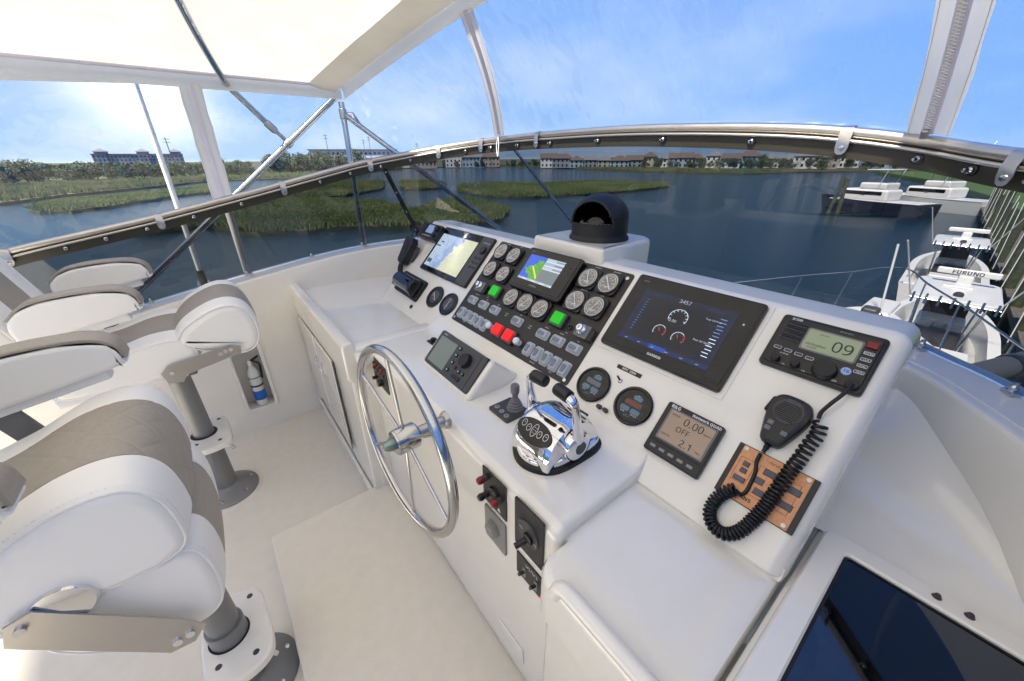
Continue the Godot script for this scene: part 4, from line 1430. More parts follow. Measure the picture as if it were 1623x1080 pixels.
func build_radios() -> void:
	# main radio
	var o := thing("vhf_radio", "black flush-mounted marine radio with channel 09 on its green screen", "radio", face_xf(-0.186, 0.4415))
	slab(o, "bezel", 0.213, 0.150, 0.0, 0.016, "black_plastic", 0.010, 0.006)
	slab(o, "fascia", 0.198, 0.134, 0.0155, 0.020, "black_satin", 0.008, 0.003, Vector2(0, 0.001))
	for i in 4:
		part(o, "grille_slot", rbox(Vector3(0.044, 0.0055, 0.004), 0.002), "black_rubber", at(Vector3(-0.066, 0.052 - i * 0.0135, 0.0202), Vector3(0, 0, -0.05)))
		part(o, "grille_rib", rbox(Vector3(0.044, 0.004, 0.006), 0.002), "charcoal", at(Vector3(-0.066, 0.0455 - i * 0.0135, 0.0205), Vector3(0, 0, -0.05)))
	slab(o, "screen_surround", 0.112, 0.062, 0.0195, 0.0215, "mid_grey", 0.006, 0.001, Vector2(0.014, 0.020))
	slab(o, "screen", 0.104, 0.054, 0.0212, 0.0222, "lcd_green", 0.004, 0.0004, Vector2(0.014, 0.020))
	text(o, "09", 0.028, "print_lcd", Vector3(0.038, 0.018, 0.0224))
	text(o, "US Position", 0.0060, "print_lcd", Vector3(-0.012, 0.008, 0.0224))
	marks(o, 0.0040, 7, Vector3(-0.016, 0.000, 0.0224), "print_lcd")
	marks(o, 0.0036, 7, Vector3(-0.004, 0.038, 0.0224), "print_lcd")
	knob(o, 0.0105, 0.016, "black_rubber", Vector3(-0.072, -0.054, 0.019), "volume_knob")
	knob(o, 0.0105, 0.016, "black_rubber", Vector3(-0.029, -0.054, 0.019), "squelch_knob")
	knob(o, 0.025, 0.020, "black_rubber", Vector3(0.028, -0.046, 0.019), "channel_knob", 32)
	for i in 4:
		var b := button(o, "key", 0.019, 0.010, 0.003, "charcoal", Vector3(-0.080 + i * 0.0235, -0.024 - i * 0.0015, 0.0195))
		part(b, "key_rim", mk(grid(_ring(rrect(0.017, 0.0085, 0.002), 0.0, 0.0008, 0.0014, 0.0019), true), 40), "print_white")
	marks(o, 0.0034, 8, Vector3(-0.06, -0.0355, 0.0203))
	button(o, "distress_key", 0.021, 0.016, 0.006, "red_plastic", Vector3(0.083, 0.046, 0.0195))
	for i in 4:
		var b := button(o, "key", 0.021, 0.009, 0.003, "charcoal", Vector3(0.084, 0.0245 - i * 0.0165, 0.0195))
		part(b, "key_rim", mk(grid(_ring(rrect(0.019, 0.008, 0.002), 0.0, 0.0008, 0.0014, 0.0019), true), 40), "print_white")
		text(b, ["MENU", "CLR", "DIAL", "16/9"][i], 0.0046, "print_white", Vector3(0, 0, 0.0018))
	var k := knob(o, 0.010, 0.003, "lcd_blue", Vector3(0.063, -0.031, 0.0195), "channel_sixteen_key", 20)
	text(k, "16", 0.0080, "ext_blue", Vector3(0, 0, 0.0031), Vector3.ZERO, true)
	text(o, "ENTER", 0.0048, "print_white", Vector3(0.048, -0.062, 0.0203))
	marks(o, 0.0034, 3, Vector3(-0.052, -0.062, 0.0203))
	marks(o, 0.0034, 3, Vector3(-0.008, -0.063, 0.0203))
	text(o, "ICOM", 0.0062, "print_white", Vector3(-0.072, 0.0625, 0.0203), Vector3.ZERO, true)
	marks(o, 0.0036, 10, Vector3(0.03, 0.0600, 0.0203), "print_grey")
	knob(o, 0.0135, 0.010, "black_rubber", Vector3(0.084, -0.058, 0.017), "microphone_socket")
	# hand microphone
	var m := thing("hand_microphone", "black hand microphone with ribbed round speaker lying on the console", "microphone", face_xf(-0.178, 0.243) * at(Vector3.ZERO, Vector3(0, 0, -0.05)))
	var mp := PackedVector2Array()
	for q in spline([Vector2(-0.018, -0.062), Vector2(0.016, -0.062), Vector2(0.030, -0.035), Vector2(0.043, 0.018), Vector2(0.040, 0.048), Vector2(0.022, 0.064), Vector2(-0.022, 0.064), Vector2(-0.040, 0.048), Vector2(-0.043, 0.018), Vector2(-0.030, -0.035)], 4, true):
		mp.append(q)
	part(m, "body", extrude(mp, 0.002, 0.034, 0.011), "black_plastic")
	part(m, "speaker_plate", lathe([[0.031, 0.033], [0.030, 0.0355], [0.0, 0.036]], 32), "charcoal", at(Vector3(0, 0.024, 0)))
	for i in 9:
		var yy := -0.020 + i * 0.005
		part(m, "speaker_slot", rbox(Vector3(2.0 * sqrt(0.027 * 0.027 - yy * yy), 0.0026, 0.002), 0.0008), "black_gloss", at(Vector3(0, 0.022 + yy, 0.0362)))
	for q in [Vector2(-0.018, -0.016), Vector2(-0.018, -0.031), Vector2(0.016, -0.028)]:
		button(m, "key", 0.013, 0.011, 0.003, "mid_grey", Vector3(q.x, q.y, 0.033), 0.002)
	text(m, "ICOM", 0.0062, "print_grey", Vector3(0, 0.050, 0.0352), Vector3.ZERO, true)
	part(m, "talk_bar", rbox(Vector3(0.010, 0.042, 0.016), 0.004), "black_rubber", at(Vector3(-0.041, 0.028, 0.018), Vector3(0, 0, -0.1)))
	part(m, "cord_grip", lathe([[0.0085, 0.0], [0.008, 0.004], [0.006, 0.006], [0.0078, 0.009], [0.0056, 0.012], [0.007, 0.015], [0.005, 0.019], [0.0048, 0.028]], 12), "black_rubber", at(Vector3(-0.001, -0.058, 0.015), Vector3(PI / 2, 0, 0)))
	# coiled cord
	var c := thing("coiled_cord", "black coiled microphone cord looping down from the radio over the copper panel", "cord")
	var path := []
	for q in [[-0.102, 0.383, 0.03], [-0.105, 0.355, 0.034], [-0.116, 0.325, 0.03], [-0.125, 0.300, 0.02], [-0.124, 0.283, 0.018]]:
		path.append(face_xf(q[0], q[1], q[2]).origin)
	part(c, "lead", tube(spline(path, 5), 0.0042, 10), "black_rubber")
	var coil := []
	for q in [[-0.117, 0.276, 0.018], [-0.112, 0.247, 0.018], [-0.116, 0.214, 0.018], [-0.118, 0.180, 0.018], [-0.122, 0.145, 0.022], [-0.124, 0.112, 0.022], [-0.127, 0.077, 0.022], [-0.130, 0.042, 0.020], [-0.138, 0.002, 0.018]]:
		coil.append(face_xf(q[0], q[1], q[2]).origin)
	# below the face the loop rests over the tray wall
	for q in [[-0.150, -0.034, 0.018], [-0.172, -0.055, 0.018], [-0.198, -0.052, 0.018], [-0.216, -0.030, 0.018], [-0.217, 0.004, 0.018], [-0.206, 0.032, 0.018], [-0.194, 0.046, 0.018]]:
		coil.append(face_xf(q[0], q[1], q[2]).origin)
	var cs := spline(coil, 40)
	# helix round the path; pitch opens near the radio
	var hel := []
	var ang := 0.0
	var len := 0.0
	for i in range(1, cs.size()):
		len += cs[i].distance_to(cs[i - 1])
	var done := 0.0
	var upv := face_xf(0, 0).basis.z
	for i in range(1, cs.size()):
		var a: Vector3 = cs[i - 1]
		var b: Vector3 = cs[i]
		var d := (b - a).normalized()
		var sl := a.distance_to(b)
		var steps := maxi(1, int(sl / 0.0005))
		for st in steps:
			var run := done + sl * st / steps
			var f := run / len
			var pitch := 0.0135 if f < 0.2 else (0.0105 if f < 0.4 else 0.0082)
			ang += TAU * (sl / steps) / pitch
			var n1 := (upv - d * upv.dot(d)).normalized()
			var n2 := d.cross(n1)
			hel.append(a.lerp(b, float(st) / steps) + (n1 * cos(ang) + n2 * sin(ang)) * 0.0125)
		done += sl
	var thin := []
	var acc := 0.0
	for i in hel.size():
		if i == 0 or hel[i].distance_to(thin[-1]) > 0.0045:
			thin.append(hel[i])
	part(c, "coil", tube(thin, 0.0037, 7), "black_rubber")
	path = []
	for q in [[-0.186, 0.152, 0.016], [-0.186, 0.130, 0.010], [-0.179, 0.110, 0.008], [-0.176, 0.084, 0.008], [-0.175, 0.058, 0.010], [-0.180, 0.044, 0.014], [-0.192, 0.046, 0.022]]:
		path.append(face_xf(q[0], q[1], q[2]).origin)
	part(c, "tail", tube(spline(path, 6), 0.0042, 10), "black_rubber")
	# square sailing instrument
	var b := thing("depth_instrument", "square black instrument with an amber-grey readout of speed and depth", "instrument", face_xf(-0.354, 0.093))
	slab(b, "case", 0.157, 0.152, 0.0, 0.018, "black_plastic", 0.007, 0.004)
	slab(b, "screen_recess", 0.132, 0.094, 0.0175, 0.0190, "mid_grey", 0.004, 0.0006, Vector2(0.003, 0.014))
	slab(b, "screen", 0.122, 0.086, 0.0186, 0.0196, "lcd_warm", 0.003, 0.0004, Vector2(0.003, 0.014))
	text(b, "B&G", 0.0095, "print_white", Vector3(-0.052, 0.067, 0.0182), Vector3.ZERO, true)
	text(b, "Network QUAD", 0.0078, "print_white", Vector3(0.034, 0.067, 0.0182), Vector3.ZERO, true)
	text(b, "SPEED", 0.0062, "print_lcd_warm", Vector3(-0.041, 0.046, 0.0199))
	text(b, "0.00", 0.021, "print_lcd_warm", Vector3(0.012, 0.041, 0.0199))
	text(b, "OFF", 0.016, "print_lcd_warm", Vector3(-0.006, 0.014, 0.0199))
	text(b, "DEPTH", 0.0062, "print_lcd_warm", Vector3(-0.041, -0.014, 0.0199))
	text(b, "2.1", 0.019, "print_lcd_warm", Vector3(0.018, -0.015, 0.0199))
	text(b, "KNOTS", 0.0046, "print_lcd_warm", Vector3(0.052, 0.034, 0.0199))
	text(b, "FEET", 0.0046, "print_lcd_warm", Vector3(0.052, -0.018, 0.0199))
	for i in 5:
		button(b, "key", 0.016, 0.008, 0.003, "print_grey", Vector3(-0.055 + i * 0.0266, -0.057, 0.0175), 0.001)
	part(b, "key_ridge", rbox(Vector3(0.145, 0.003, 0.004), 0.001), "black_satin", at(Vector3(0, -0.040, 0.018)))
	# copper searchlight panel
	var s := thing("copper_keypad", "copper-faced keypad with black edges and screws, under the coiled cord", "keypad", face_xf(-0.1515, 0.0905))
	slab(s, "back_plate", 0.169, 0.134, 0.0, 0.004, "black_plastic", 0.002, 0.001)
	slab(s, "copper_sheet", 0.145, 0.130, 0.0038, 0.0055, "copper_print", 0.002, 0.0004)
	for q in [Vector2(-0.065, 0.058), Vector2(0.065, 0.058), Vector2(0.064, -0.057), Vector2(-0.065, -0.057)]:
		var sc := part(s, "screw", lathe([[0.0055, 0.0], [0.005, 0.0022], [0.0, 0.003]], 12), "brushed", at(Vector3(q.x, q.y, 0.0055)))
	for q in [[-0.0505, 0.0235, 0.012, 0.010], [-0.0495, 0.0065, 0.012, 0.010], [-0.0495, -0.0155, 0.024, 0.010], [0.0, 0.029, 0.025, 0.013], [-0.0155, 0.0025, 0.023, 0.013], [0.0, -0.022, 0.025, 0.013], [0.052, 0.020, 0.024, 0.013], [0.0505, -0.018, 0.024, 0.013], [0.024, 0.002, 0.02, 0.013]]:
		var bb := button(s, "key", q[2], q[3], 0.002, "key_blue", Vector3(q[0], q[1], 0.0052), 0.0008)
		part(bb, "key_rim", mk(grid(_ring(rrect(q[2] + 0.003, q[3] + 0.003, 0.001), 0.0, 0.0008, -0.0008, 0.0004), true), 40), "print_dark")
	part(s, "printed_frame", mk(grid(_ring(rrect(0.034, 0.062, 0.001), 0.0, 0.0007, 0.0054, 0.0058), true), 40), "print_dark", at(Vector3(-0.050, 0.006, 0)))
	part(s, "printed_frame", mk(grid(_ring(rrect(0.085, 0.075, 0.001), 0.0, 0.0007, 0.0054, 0.0058), true), 40), "print_dark", at(Vector3(0.018, 0.000, 0)))
	text(s, "SANS", 0.0090, "print_dark", Vector3(-0.022, -0.050, 0.0057), Vector3.ZERO, true)
	marks(s, 0.0055, 6, Vector3(-0.002, 0.053, 0.0057), "print_dark")
	# small radio, handset and chrome unit at the port end
	var v := thing("small_radio", "small black radio with a pale blue screen on the console's far port corner", "radio", face_xf(-2.215, 0.452, 0.0))
	slab(v, "body", 0.235, 0.105, 0.0, 0.045, "black_plastic", 0.012, 0.006)
	slab(v, "screen", 0.085, 0.055, 0.0445, 0.0462, "lcd_blue", 0.004, 0.0005, Vector2(0.005, 0.012))
	for i in 4:
		button(v, "side_key", 0.045, 0.012, 0.005, "black_satin", Vector3(-0.080, 0.036 - i * 0.020, 0.044))
		button(v, "key", 0.018, 0.010, 0.004, "print_grey", Vector3(-0.045 + i * 0.028, -0.036, 0.044))
	button(v, "red_key", 0.020, 0.014, 0.004, "red_plastic", Vector3(-0.088, -0.038, 0.044))
	knob(v, 0.020, 0.018, "black_rubber", Vector3(0.086, 0.022, 0.044))
	knob(v, 0.013, 0.014, "black_rubber", Vector3(0.090, -0.026, 0.044))
	var h := thing("radio_handset", "black wired handset with stub antenna standing in its clip beside the small radio", "handset", face_xf(-2.30, 0.285, 0.03) * at(Vector3.ZERO, Vector3(0.25, 0, -0.15)))
	var hp := PackedVector2Array()
	for q in spline([Vector2(-0.035, -0.085), Vector2(0.035, -0.085), Vector2(0.048, -0.02), Vector2(0.056, 0.055), Vector2(0.035, 0.085), Vector2(-0.035, 0.085), Vector2(-0.056, 0.055), Vector2(-0.048, -0.02)], 4, true):
		hp.append(q)
	part(h, "body", extrude(hp, 0.0, 0.045, 0.012), "black_plastic")
	part(h, "red_button", lathe([[0.010, 0.0], [0.009, 0.004], [0.0, 0.005]], 14), "red_plastic", at(Vector3(0.0, 0.035, 0.044)))
	part(h, "antenna", tube([Vector3(-0.03, 0.075, 0.02), Vector3(-0.034, 0.19, 0.02)], 0.004, 8), "black_rubber")
	for i in 3:
		button(h, "key", 0.030, 0.006, 0.003, "charcoal", Vector3(0, 0.004 - i * 0.014, 0.044), 0.001)
	part(h, "neck", tube(spline([Vector3(0, -0.08, 0.02), Vector3(0.005, -0.12, 0.02), Vector3(0.02, -0.17, 0.0), Vector3(0.03, -0.21, -0.02)], 4), 0.016, 10), "black_rubber")
	part(h, "clip", rbox(Vector3(0.05, 0.10, 0.03), 0.006), "charcoal", at(Vector3(0.035, 0.0, -0.012)))
	var ch := thing("chrome_cylinder_unit", "dark chromed cylinder lying in a black square housing on the port end", "cylinder unit", face_xf(-2.09, 0.098) * at(Vector3.ZERO, Vector3(0, 0, -0.02)))
	slab(ch, "housing", 0.30, 0.135, 0.0, 0.022, "black_plastic", 0.02, 0.007)
	part(ch, "cylinder", lathe([[0.044, 0.0], [0.048, 0.004], [0.048, 0.215], [0.044, 0.222], [0.030, 0.224], [0.0, 0.224]], 40), "chrome_dark", at(Vector3(-0.115, 0.0, 0.034), Vector3(0, PI / 2, 0)))
	part(ch, "end_cap", lathe([[0.049, 0.0], [0.052, 0.004], [0.052, 0.03], [0.046, 0.036], [0.0, 0.037]], 40), "black_satin", at(Vector3(0.095, 0.0, 0.034), Vector3(0, PI / 2, 0)))
	part(ch, "side_bracket", rbox(Vector3(0.05, 0.10, 0.04), 0.008), "charcoal", at(Vector3(-0.150, 0.0, 0.02)))
	var rd := thing("rubber_bung", "tiny black stud on the white console below the chrome cylinder", "stud", face_xf(-1.96, -0.005))
	part(rd, "stud", lathe([[0.012, 0.0], [0.011, 0.006], [0.0, 0.008]], 12), "black_rubber")

func build_ledge() -> void:
	# autopilot head on its wedge
	var wx := Transform3D(face_xf(0, 0).basis, Vector3(-1.176, 1.031, -0.630))
	var o := thing("autopilot_head", "charcoal autopilot control with grey screen and round knob on a white wedge", "autopilot", wx)
	slab(o, "case", 0.338, 0.156, -0.01, 0.014, "charcoal", 0.012, 0.006)
	slab(o, "screen", 0.125, 0.118, 0.0135, 0.0150, "lcd_grey", 0.003, 0.0005, Vector2(-0.085, -0.004))
	part(o, "side_groove", rbox(Vector3(0.003, 0.145, 0.003), 0.001), "black_satin", at(Vector3(0.138, 0, 0.0135)))
	knob(o, 0.030, 0.020, "black_rubber", Vector3(0.072, 0.022, 0.0135), "course_knob", 32)
	for q in [Vector2(0.005, 0.050), Vector2(0.005, 0.020), Vector2(0.008, -0.012), Vector2(0.004, -0.046), Vector2(0.070, -0.026)]:
		var kb := knob(o, 0.0085, 0.005, "black_satin", Vector3(q.x, q.y, 0.0135), "key", 14)
		part(kb, "key_mark", rbox(Vector3(0.008, 0.004, 0.0008), 0.0003), "print_white", at(Vector3(0, 0, 0.0053)))
	var rk := knob(o, 0.0085, 0.005, "black_satin", Vector3(0.038, -0.022, 0.0135), "standby_key", 14)
	part(rk, "key_mark", lathe([[0.004, 0.0], [0.003, 0.001]], 10), "red_plastic", at(Vector3(0, 0, 0.005)))
	var gk := knob(o, 0.0085, 0.005, "black_satin", Vector3(0.097, -0.026, 0.0135), "auto_key", 14)
	part(gk, "key_mark", extrude(PackedVector2Array([Vector2(-0.003, -0.004), Vector2(0.004, 0), Vector2(-0.003, 0.004)]), 0.0, 0.001), "green_lamp", at(Vector3(0, 0, 0.005)))
	slab(o, "rocker_key", 0.055, 0.018, 0.0135, 0.018, "black_satin", 0.008, 0.002, Vector2(0.070, -0.052))
	marks(o, 0.0060, 6, Vector3(-0.130, 0.066, 0.0143))
	# wedge under the head
	var w := PackedVector2Array([Vector2(-0.562, 0.966), Vector2(-0.565, 0.975), Vector2(-0.673, 1.083), Vector2(-0.69, 1.083), Vector2(-0.80, 0.99), Vector2(-0.80, 0.94), Vector2(-0.60, 0.94)])
	var wd := thing("instrument_wedge", "white moulded wedge on the ledge holding the charcoal autopilot control", "wedge")
	part(wd, "body", xloft(w, round_ends(-1.365, -0.985, 0.015), 30), "gelcoat")
	# joystick
	var j := thing("joystick", "small grey joystick with ribbed boot on a dark square plate", "joystick", flat_xf(Vector3(-0.852, 0.9675, -0.645)))
	slab(j, "plate", 0.105, 0.098, 0.0, 0.010, "charcoal", 0.006, 0.002)
	part(j, "boot", lathe([[0.030, 0.0], [0.029, 0.006], [0.025, 0.009], [0.026, 0.015], [0.021, 0.018], [0.022, 0.024], [0.017, 0.027], [0.018, 0.033], [0.013, 0.036], [0.010, 0.048]], 24), "mid_grey", at(Vector3(0.012, 0.018, 0.009)))
	part(j, "stick", lathe([[0.009, 0.0], [0.010, 0.01], [0.015, 0.022], [0.0155, 0.044], [0.013, 0.05], [0.0, 0.051]], 20), "mid_grey", at(Vector3(0.012, 0.018, 0.054)))
	for i in 3:
		var b := part(j, "key", lathe([[0.0095, 0.0], [0.009, 0.002], [0.0, 0.0024]], 16), "print_grey", at(Vector3(-0.032 + i * 0.030, -0.026 - 0.003 * i, 0.010)))
		part(b, "key_mark", rbox(Vector3(0.008, 0.003, 0.0008), 0.0003), "print_dark", at(Vector3(0, 0, 0.0025)))
	# twin lever throttle
	var t := thing("throttle_control", "chromed twin-lever engine control with black grips on the ledge", "throttle", Transform3D(Basis(Vector3.UP, 0.0), Vector3(-0.628, 0.967, -0.645)))
	var gk2 := PackedVector2Array()
	for q in spline([Vector2(-0.095, 0.10), Vector2(-0.10, 0.0), Vector2(-0.085, -0.085), Vector2(-0.03, -0.128), Vector2(0.03, -0.128), Vector2(0.085, -0.085), Vector2(0.10, 0.0), Vector2(0.095, 0.10), Vector2(0.05, 0.13), Vector2(-0.05, 0.13)], 4, true):
		gk2.append(q)
	part(t, "gasket", extrude(gk2, 0.0, 0.014, 0.006), "black_rubber", Transform3D(Basis(Vector3(1, 0, 0), Vector3(0, 0, -1), Vector3(0, 1, 0)), Vector3.ZERO))
	# housing: drum shaped shell across the levers with a skirt
	var rows := []
	for i in 17:
		var s := i / 16.0
		var row := []
		for k in 33:
			var a := PI * k / 32
			var wdt := 0.078 * (1.0 - 0.10 * pow(sin(a), 2))
			var zz := cos(a) * 0.108
			var yy := 0.012 + pow(sin(a), 0.75) * 0.112
			var x := lerpf(-wdt, wdt, s)
			var rd := 1.0 - 0.06 * pow(absf(s * 2 - 1), 6)
			row.append(Vector3(x, yy * rd, zz * rd))
		rows.append(row)
	var ht := grid(rows)
	for e in [rows[0], rows[-1]]:
		var c := Vector3(e[0].x, 0.012, 0)
		for k in 32:
			if e == rows[0]:
				ht.append_array([c, e[k + 1], e[k]])
			else:
				ht.append_array([c, e[k], e[k + 1]])
	part(t, "housing", mk(ht, 50), "chrome")
	part(t, "skirt", extrude(inset_poly(gk2, 0.010), 0.012, 0.034, 0.008), "chrome", Transform3D(Basis(Vector3(1, 0, 0), Vector3(0, 0, -1), Vector3(0, 1, 0)), Vector3.ZERO))
	# black keypad let into the aft slope of the housing
	var kpx := Transform3D(Basis(Vector3(1, 0, 0), 0.0), Vector3.ZERO)
	var aa := 0.72
	var kc := Vector3(0, 0.012 + pow(sin(aa), 0.75) * 0.112, cos(aa) * 0.108)
	var ta := (Vector3(0, 0.012 + pow(sin(aa + 0.1), 0.75) * 0.112, cos(aa + 0.1) * 0.108) - kc).normalized()
	var nb := Basis(Vector3(1, 0, 0), ta, Vector3(1, 0, 0).cross(ta))
	var pad := part(t, "keypad", extrude(_ellipse(0.066, 0.034, 28), -0.006, 0.0035, 0.0015), "black_satin", Transform3D(nb, kc))
	for i in 5:
		var kx := -0.044 + i * 0.022
		part(pad, "key_ring", tube(_ring_pts(0.0075 if i != 2 else 0.0095, 0.010 if i != 2 else 0.019, 20), 0.0009, 5, true), "print_white", at(Vector3(kx, 0.004 - 0.006 * (0 if i == 2 else 1) + 0.004 * absf(i - 2), 0.0038)))
		for q in (6 if i == 2 else 1):
			part(pad, "key_dot", rbox(Vector3(0.003, 0.002, 0.0006), 0.0002), "print_white", at(Vector3(kx + ((q % 2) * 0.007 - 0.0035 if i == 2 else 0.0), 0.004 + (0.008 - 0.008 * (q / 2) if i == 2 else -0.004 + 0.004 * absf(i - 2)), 0.0038)))
	for sg in [-1.0, 1.0]:
		var lean: float = 0.0 if sg < 0 else 0.0
		var boss := part(t, "pivot_boss", lathe([[0.046, 0.0], [0.046, 0.018], [0.040, 0.026], [0.028, 0.029], [0.0, 0.029]], 32), "chrome", at(Vector3(sg * 0.074, 0.062, 0.0), Vector3(0, sg * PI / 2, 0)))
		part(boss, "cap", lathe([[0.020, 0.028], [0.019, 0.031], [0.0, 0.0315]], 24), "charcoal")
		var lv := []
		for q in [[0.090, 0.055, 0.0, 0.022], [0.094, 0.10, 0.006, 0.019], [0.094, 0.145, 0.014, 0.015], [0.092, 0.185, 0.020, 0.013], [0.086, 0.212, 0.024, 0.014], [0.070, 0.224, 0.026, 0.015]]:
			lv.append([Vector3(sg * q[0], q[1], q[2]), q[3]])
		part(t, "lever", taper_tube(lv, 14, 0.62), "chrome")
		part(t, "grip", lathe([[0.013, 0.0], [0.0175, 0.003], [0.0185, 0.010], [0.0185, 0.046], [0.0165, 0.053], [0.0, 0.055]], 24), "black_satin", seg_xf(Vector3(sg * 0.074, 0.224, 0.026), Vector3(sg * 0.02, 0.226, 0.024)))
	# panels on the console's aft front
	var z := -0.4395
	var p := thing("start_panel", "dark panel with red indicator lamps behind the steering wheel", "panel", at(Vector3(-1.545, 0.865, z)))
	slab(p, "plate", 0.17, 0.135, 0.0, 0.004, "panel_black", 0.004, 0.001)
	for i in 4:
		for k in 2:
			part(p, "lamp", lathe([[0.008, 0.0], [0.008, 0.005], [0.005, 0.009], [0.0, 0.010]], 12), "red_plastic" if (i + k) % 2 else "charcoal", at(Vector3(-0.06 + i * 0.036, 0.045 - k * 0.03, 0.004)))
	knob(p, 0.018, 0.02, "black_satin", Vector3(0.01, -0.035, 0.004))
	knob(p, 0.009, 0.02, "black_satin", Vector3(-0.055, -0.035, 0.004))
	p = thing("trim_panel", "dark panel with two red capped knobs on the console front", "panel", at(Vector3(-0.650, 0.893, z)))
	slab(p, "plate", 0.112, 0.13, 0.0, 0.004, "panel_black", 0.003, 0.001)
	for q in [[-0.035, 0.035, "red_plastic"], [0.032, 0.005, "red_plastic"], [-0.035, -0.03, "black_satin"]]:
		part(p, "knob_stem", lathe([[0.010, 0.0], [0.010, 0.016], [0.008, 0.018]], 14), "charcoal", at(Vector3(q[0], q[1], 0.004)))
		part(p, "knob_cap", lathe([[0.011, 0.0], [0.012, 0.006], [0.009, 0.014], [0.0, 0.015]], 14), q[2], at(Vector3(q[0], q[1], 0.021)))
	part(p, "dial", lathe([[0.027, 0.0], [0.026, 0.008], [0.020, 0.011], [0.0, 0.011]], 28), "black_satin", at(Vector3(0.002, -0.004, 0.004)))
	part(p, "arrow_mark", extrude(PackedVector2Array([Vector2(-0.008, -0.006), Vector2(0.008, -0.006), Vector2(0, 0.009)]), 0.0, 0.0006), "print_white", at(Vector3(0.022, -0.047, 0.004)))
	p = thing("socket_cover", "translucent grey rectangular cover with raised hexagon under the red-knob panel", "cover", at(Vector3(-0.651, 0.742, z)))
	slab(p, "plate", 0.105, 0.132, 0.0, 0.006, "boot_inner_dull", 0.006, 0.002)
	part(p, "boss", lathe([[0.032, 0.0], [0.030, 0.012], [0.022, 0.02], [0.0, 0.02]], 6), "boot_inner_dull", at(Vector3(-0.004, 0.004, 0.005)))
	p = thing("battery_switch", "black panel with recessed disc and toggle handle on the console front", "switch", at(Vector3(-0.498, 0.882, z)))
	slab(p, "plate", 0.112, 0.172, 0.0, 0.006, "black_plastic", 0.006, 0.002)
	part(p, "disc", lathe([[0.042, 0.0], [0.041, 0.004], [0.036, 0.002], [0.0, 0.002]], 36), "charcoal", at(Vector3(0, 0.0, 0.0055)))
	part(p, "handle", tube([Vector3(0.004, -0.012, 0.006), Vector3(-0.006, -0.022, 0.045)], 0.0085, 10), "black_satin")
	part(p, "handle_collar", lathe([[0.018, 0.0], [0.017, 0.008], [0.012, 0.011]], 18), "black_satin", at(Vector3(0.004, -0.012, 0.006)))
	for q in [Vector2(-0.047, 0.077), Vector2(0.047, 0.077), Vector2(0.047, -0.077), Vector2(-0.047, -0.077)]:
		part(p, "screw", lathe([[0.004, 0.0], [0.0035, 0.0016], [0.0, 0.002]], 10), "charcoal", at(Vector3(q.x, q.y, 0.006)))
	marks(p, 0.006, 3, Vector3(-0.026, 0.004, 0.0082))
	marks(p, 0.006, 3, Vector3(0.028, -0.012, 0.0082))
	p = thing("lettered_panel", "small black lettered panel with two levers and a red lamp low on the console front", "panel", at(Vector3(-0.486, 0.718, z)))
	slab(p, "plate", 0.124, 0.086, 0.0, 0.004, "panel_black", 0.002, 0.001)
	marks(p, 0.010, 7, Vector3(0.004, 0.026, 0.0044))
	for sx in [-0.028, 0.020]:
		part(p, "lever_slot", rbox(Vector3(0.012, 0.036, 0.003), 0.001), "print_grey", at(Vector3(sx, -0.012, 0.004)))
		part(p, "lever", tube([Vector3(sx, -0.010, 0.004), Vector3(sx, -0.002, 0.024)], 0.005, 8), "charcoal")
	part(p, "lamp", lathe([[0.007, 0.0], [0.006, 0.004], [0.0, 0.006]], 12), "red_lamp", at(Vector3(0.048, -0.028, 0.004)))

func _ellipse(a: float, b: float, n: int) -> PackedVector2Array:
	var o := PackedVector2Array()
	for i in n:
		o.append(Vector2(cos(TAU * i / n) * a, sin(TAU * i / n) * b))
	return o

func _ring_pts(a: float, b: float, n: int) -> Array:
	var o := []
	for i in n:
		o.append(Vector3(cos(TAU * i / n) * a, sin(TAU * i / n) * b, 0))
	return o

# tube whose radius changes: list of [point, radius]; `flat` squeezes it fore and aft
func taper_tube(pr: Array, seg := 12, flat := 1.0) -> ArrayMesh:
	var ps := []
	var rs := []
	for q in pr:
		ps.append(q[0])
		rs.append(Vector2(q[1], 0))
	ps = spline(ps, 5)
	rs = spline(rs, 5)
	var rows := []
	var up := Vector3(0, 0, 1)
	for i in ps.size():
		var d: Vector3 = (ps[mini(i + 1, ps.size() - 1)] - ps[maxi(i - 1, 0)]).normalized()
		up = (up - d * up.dot(d)).normalized()
		var sd := d.cross(up)
		var row := []
		for k in seg:
			var w := TAU * k / seg
			row.append(ps[i] + (up * cos(w) + sd * sin(w) * flat) * rs[i].x)
		rows.append(row)
	var t := grid(rows, true)
	fan(t, rows[0], true)
	fan(t, rows[-1])
	return mk(t, 60)

# print too small to read in the photograph: a row of letter-sized dashes
func marks(parent: Node, h: float, n: int, p: Vector3, m := "print_white") -> void:
	var t := PackedVector3Array()
	var x := -n * h * 0.36
	for i in n:
		var w := h * (0.35 + 0.2 * ((i * 7 + n) % 3))
		var hh := h * (0.85 + 0.15 * ((i * 5 + n) % 2))
		for q in [[Vector2(x, -hh / 2), Vector2(x + w * 0.3, hh / 2)], [Vector2(x + w * 0.3, hh * (0.2 if i % 2 else -0.5)), Vector2(x + w, hh * (0.5 if i % 2 else -0.2))]]:
			quad(t, Vector3(q[0].x, q[0].y, 0), Vector3(q[0].x, q[1].y, 0), Vector3(q[1].x, q[1].y, 0), Vector3(q[1].x, q[0].y, 0))
		x += h * 0.72
	part(parent, "lettering", mk(t, 40), m, at(p))

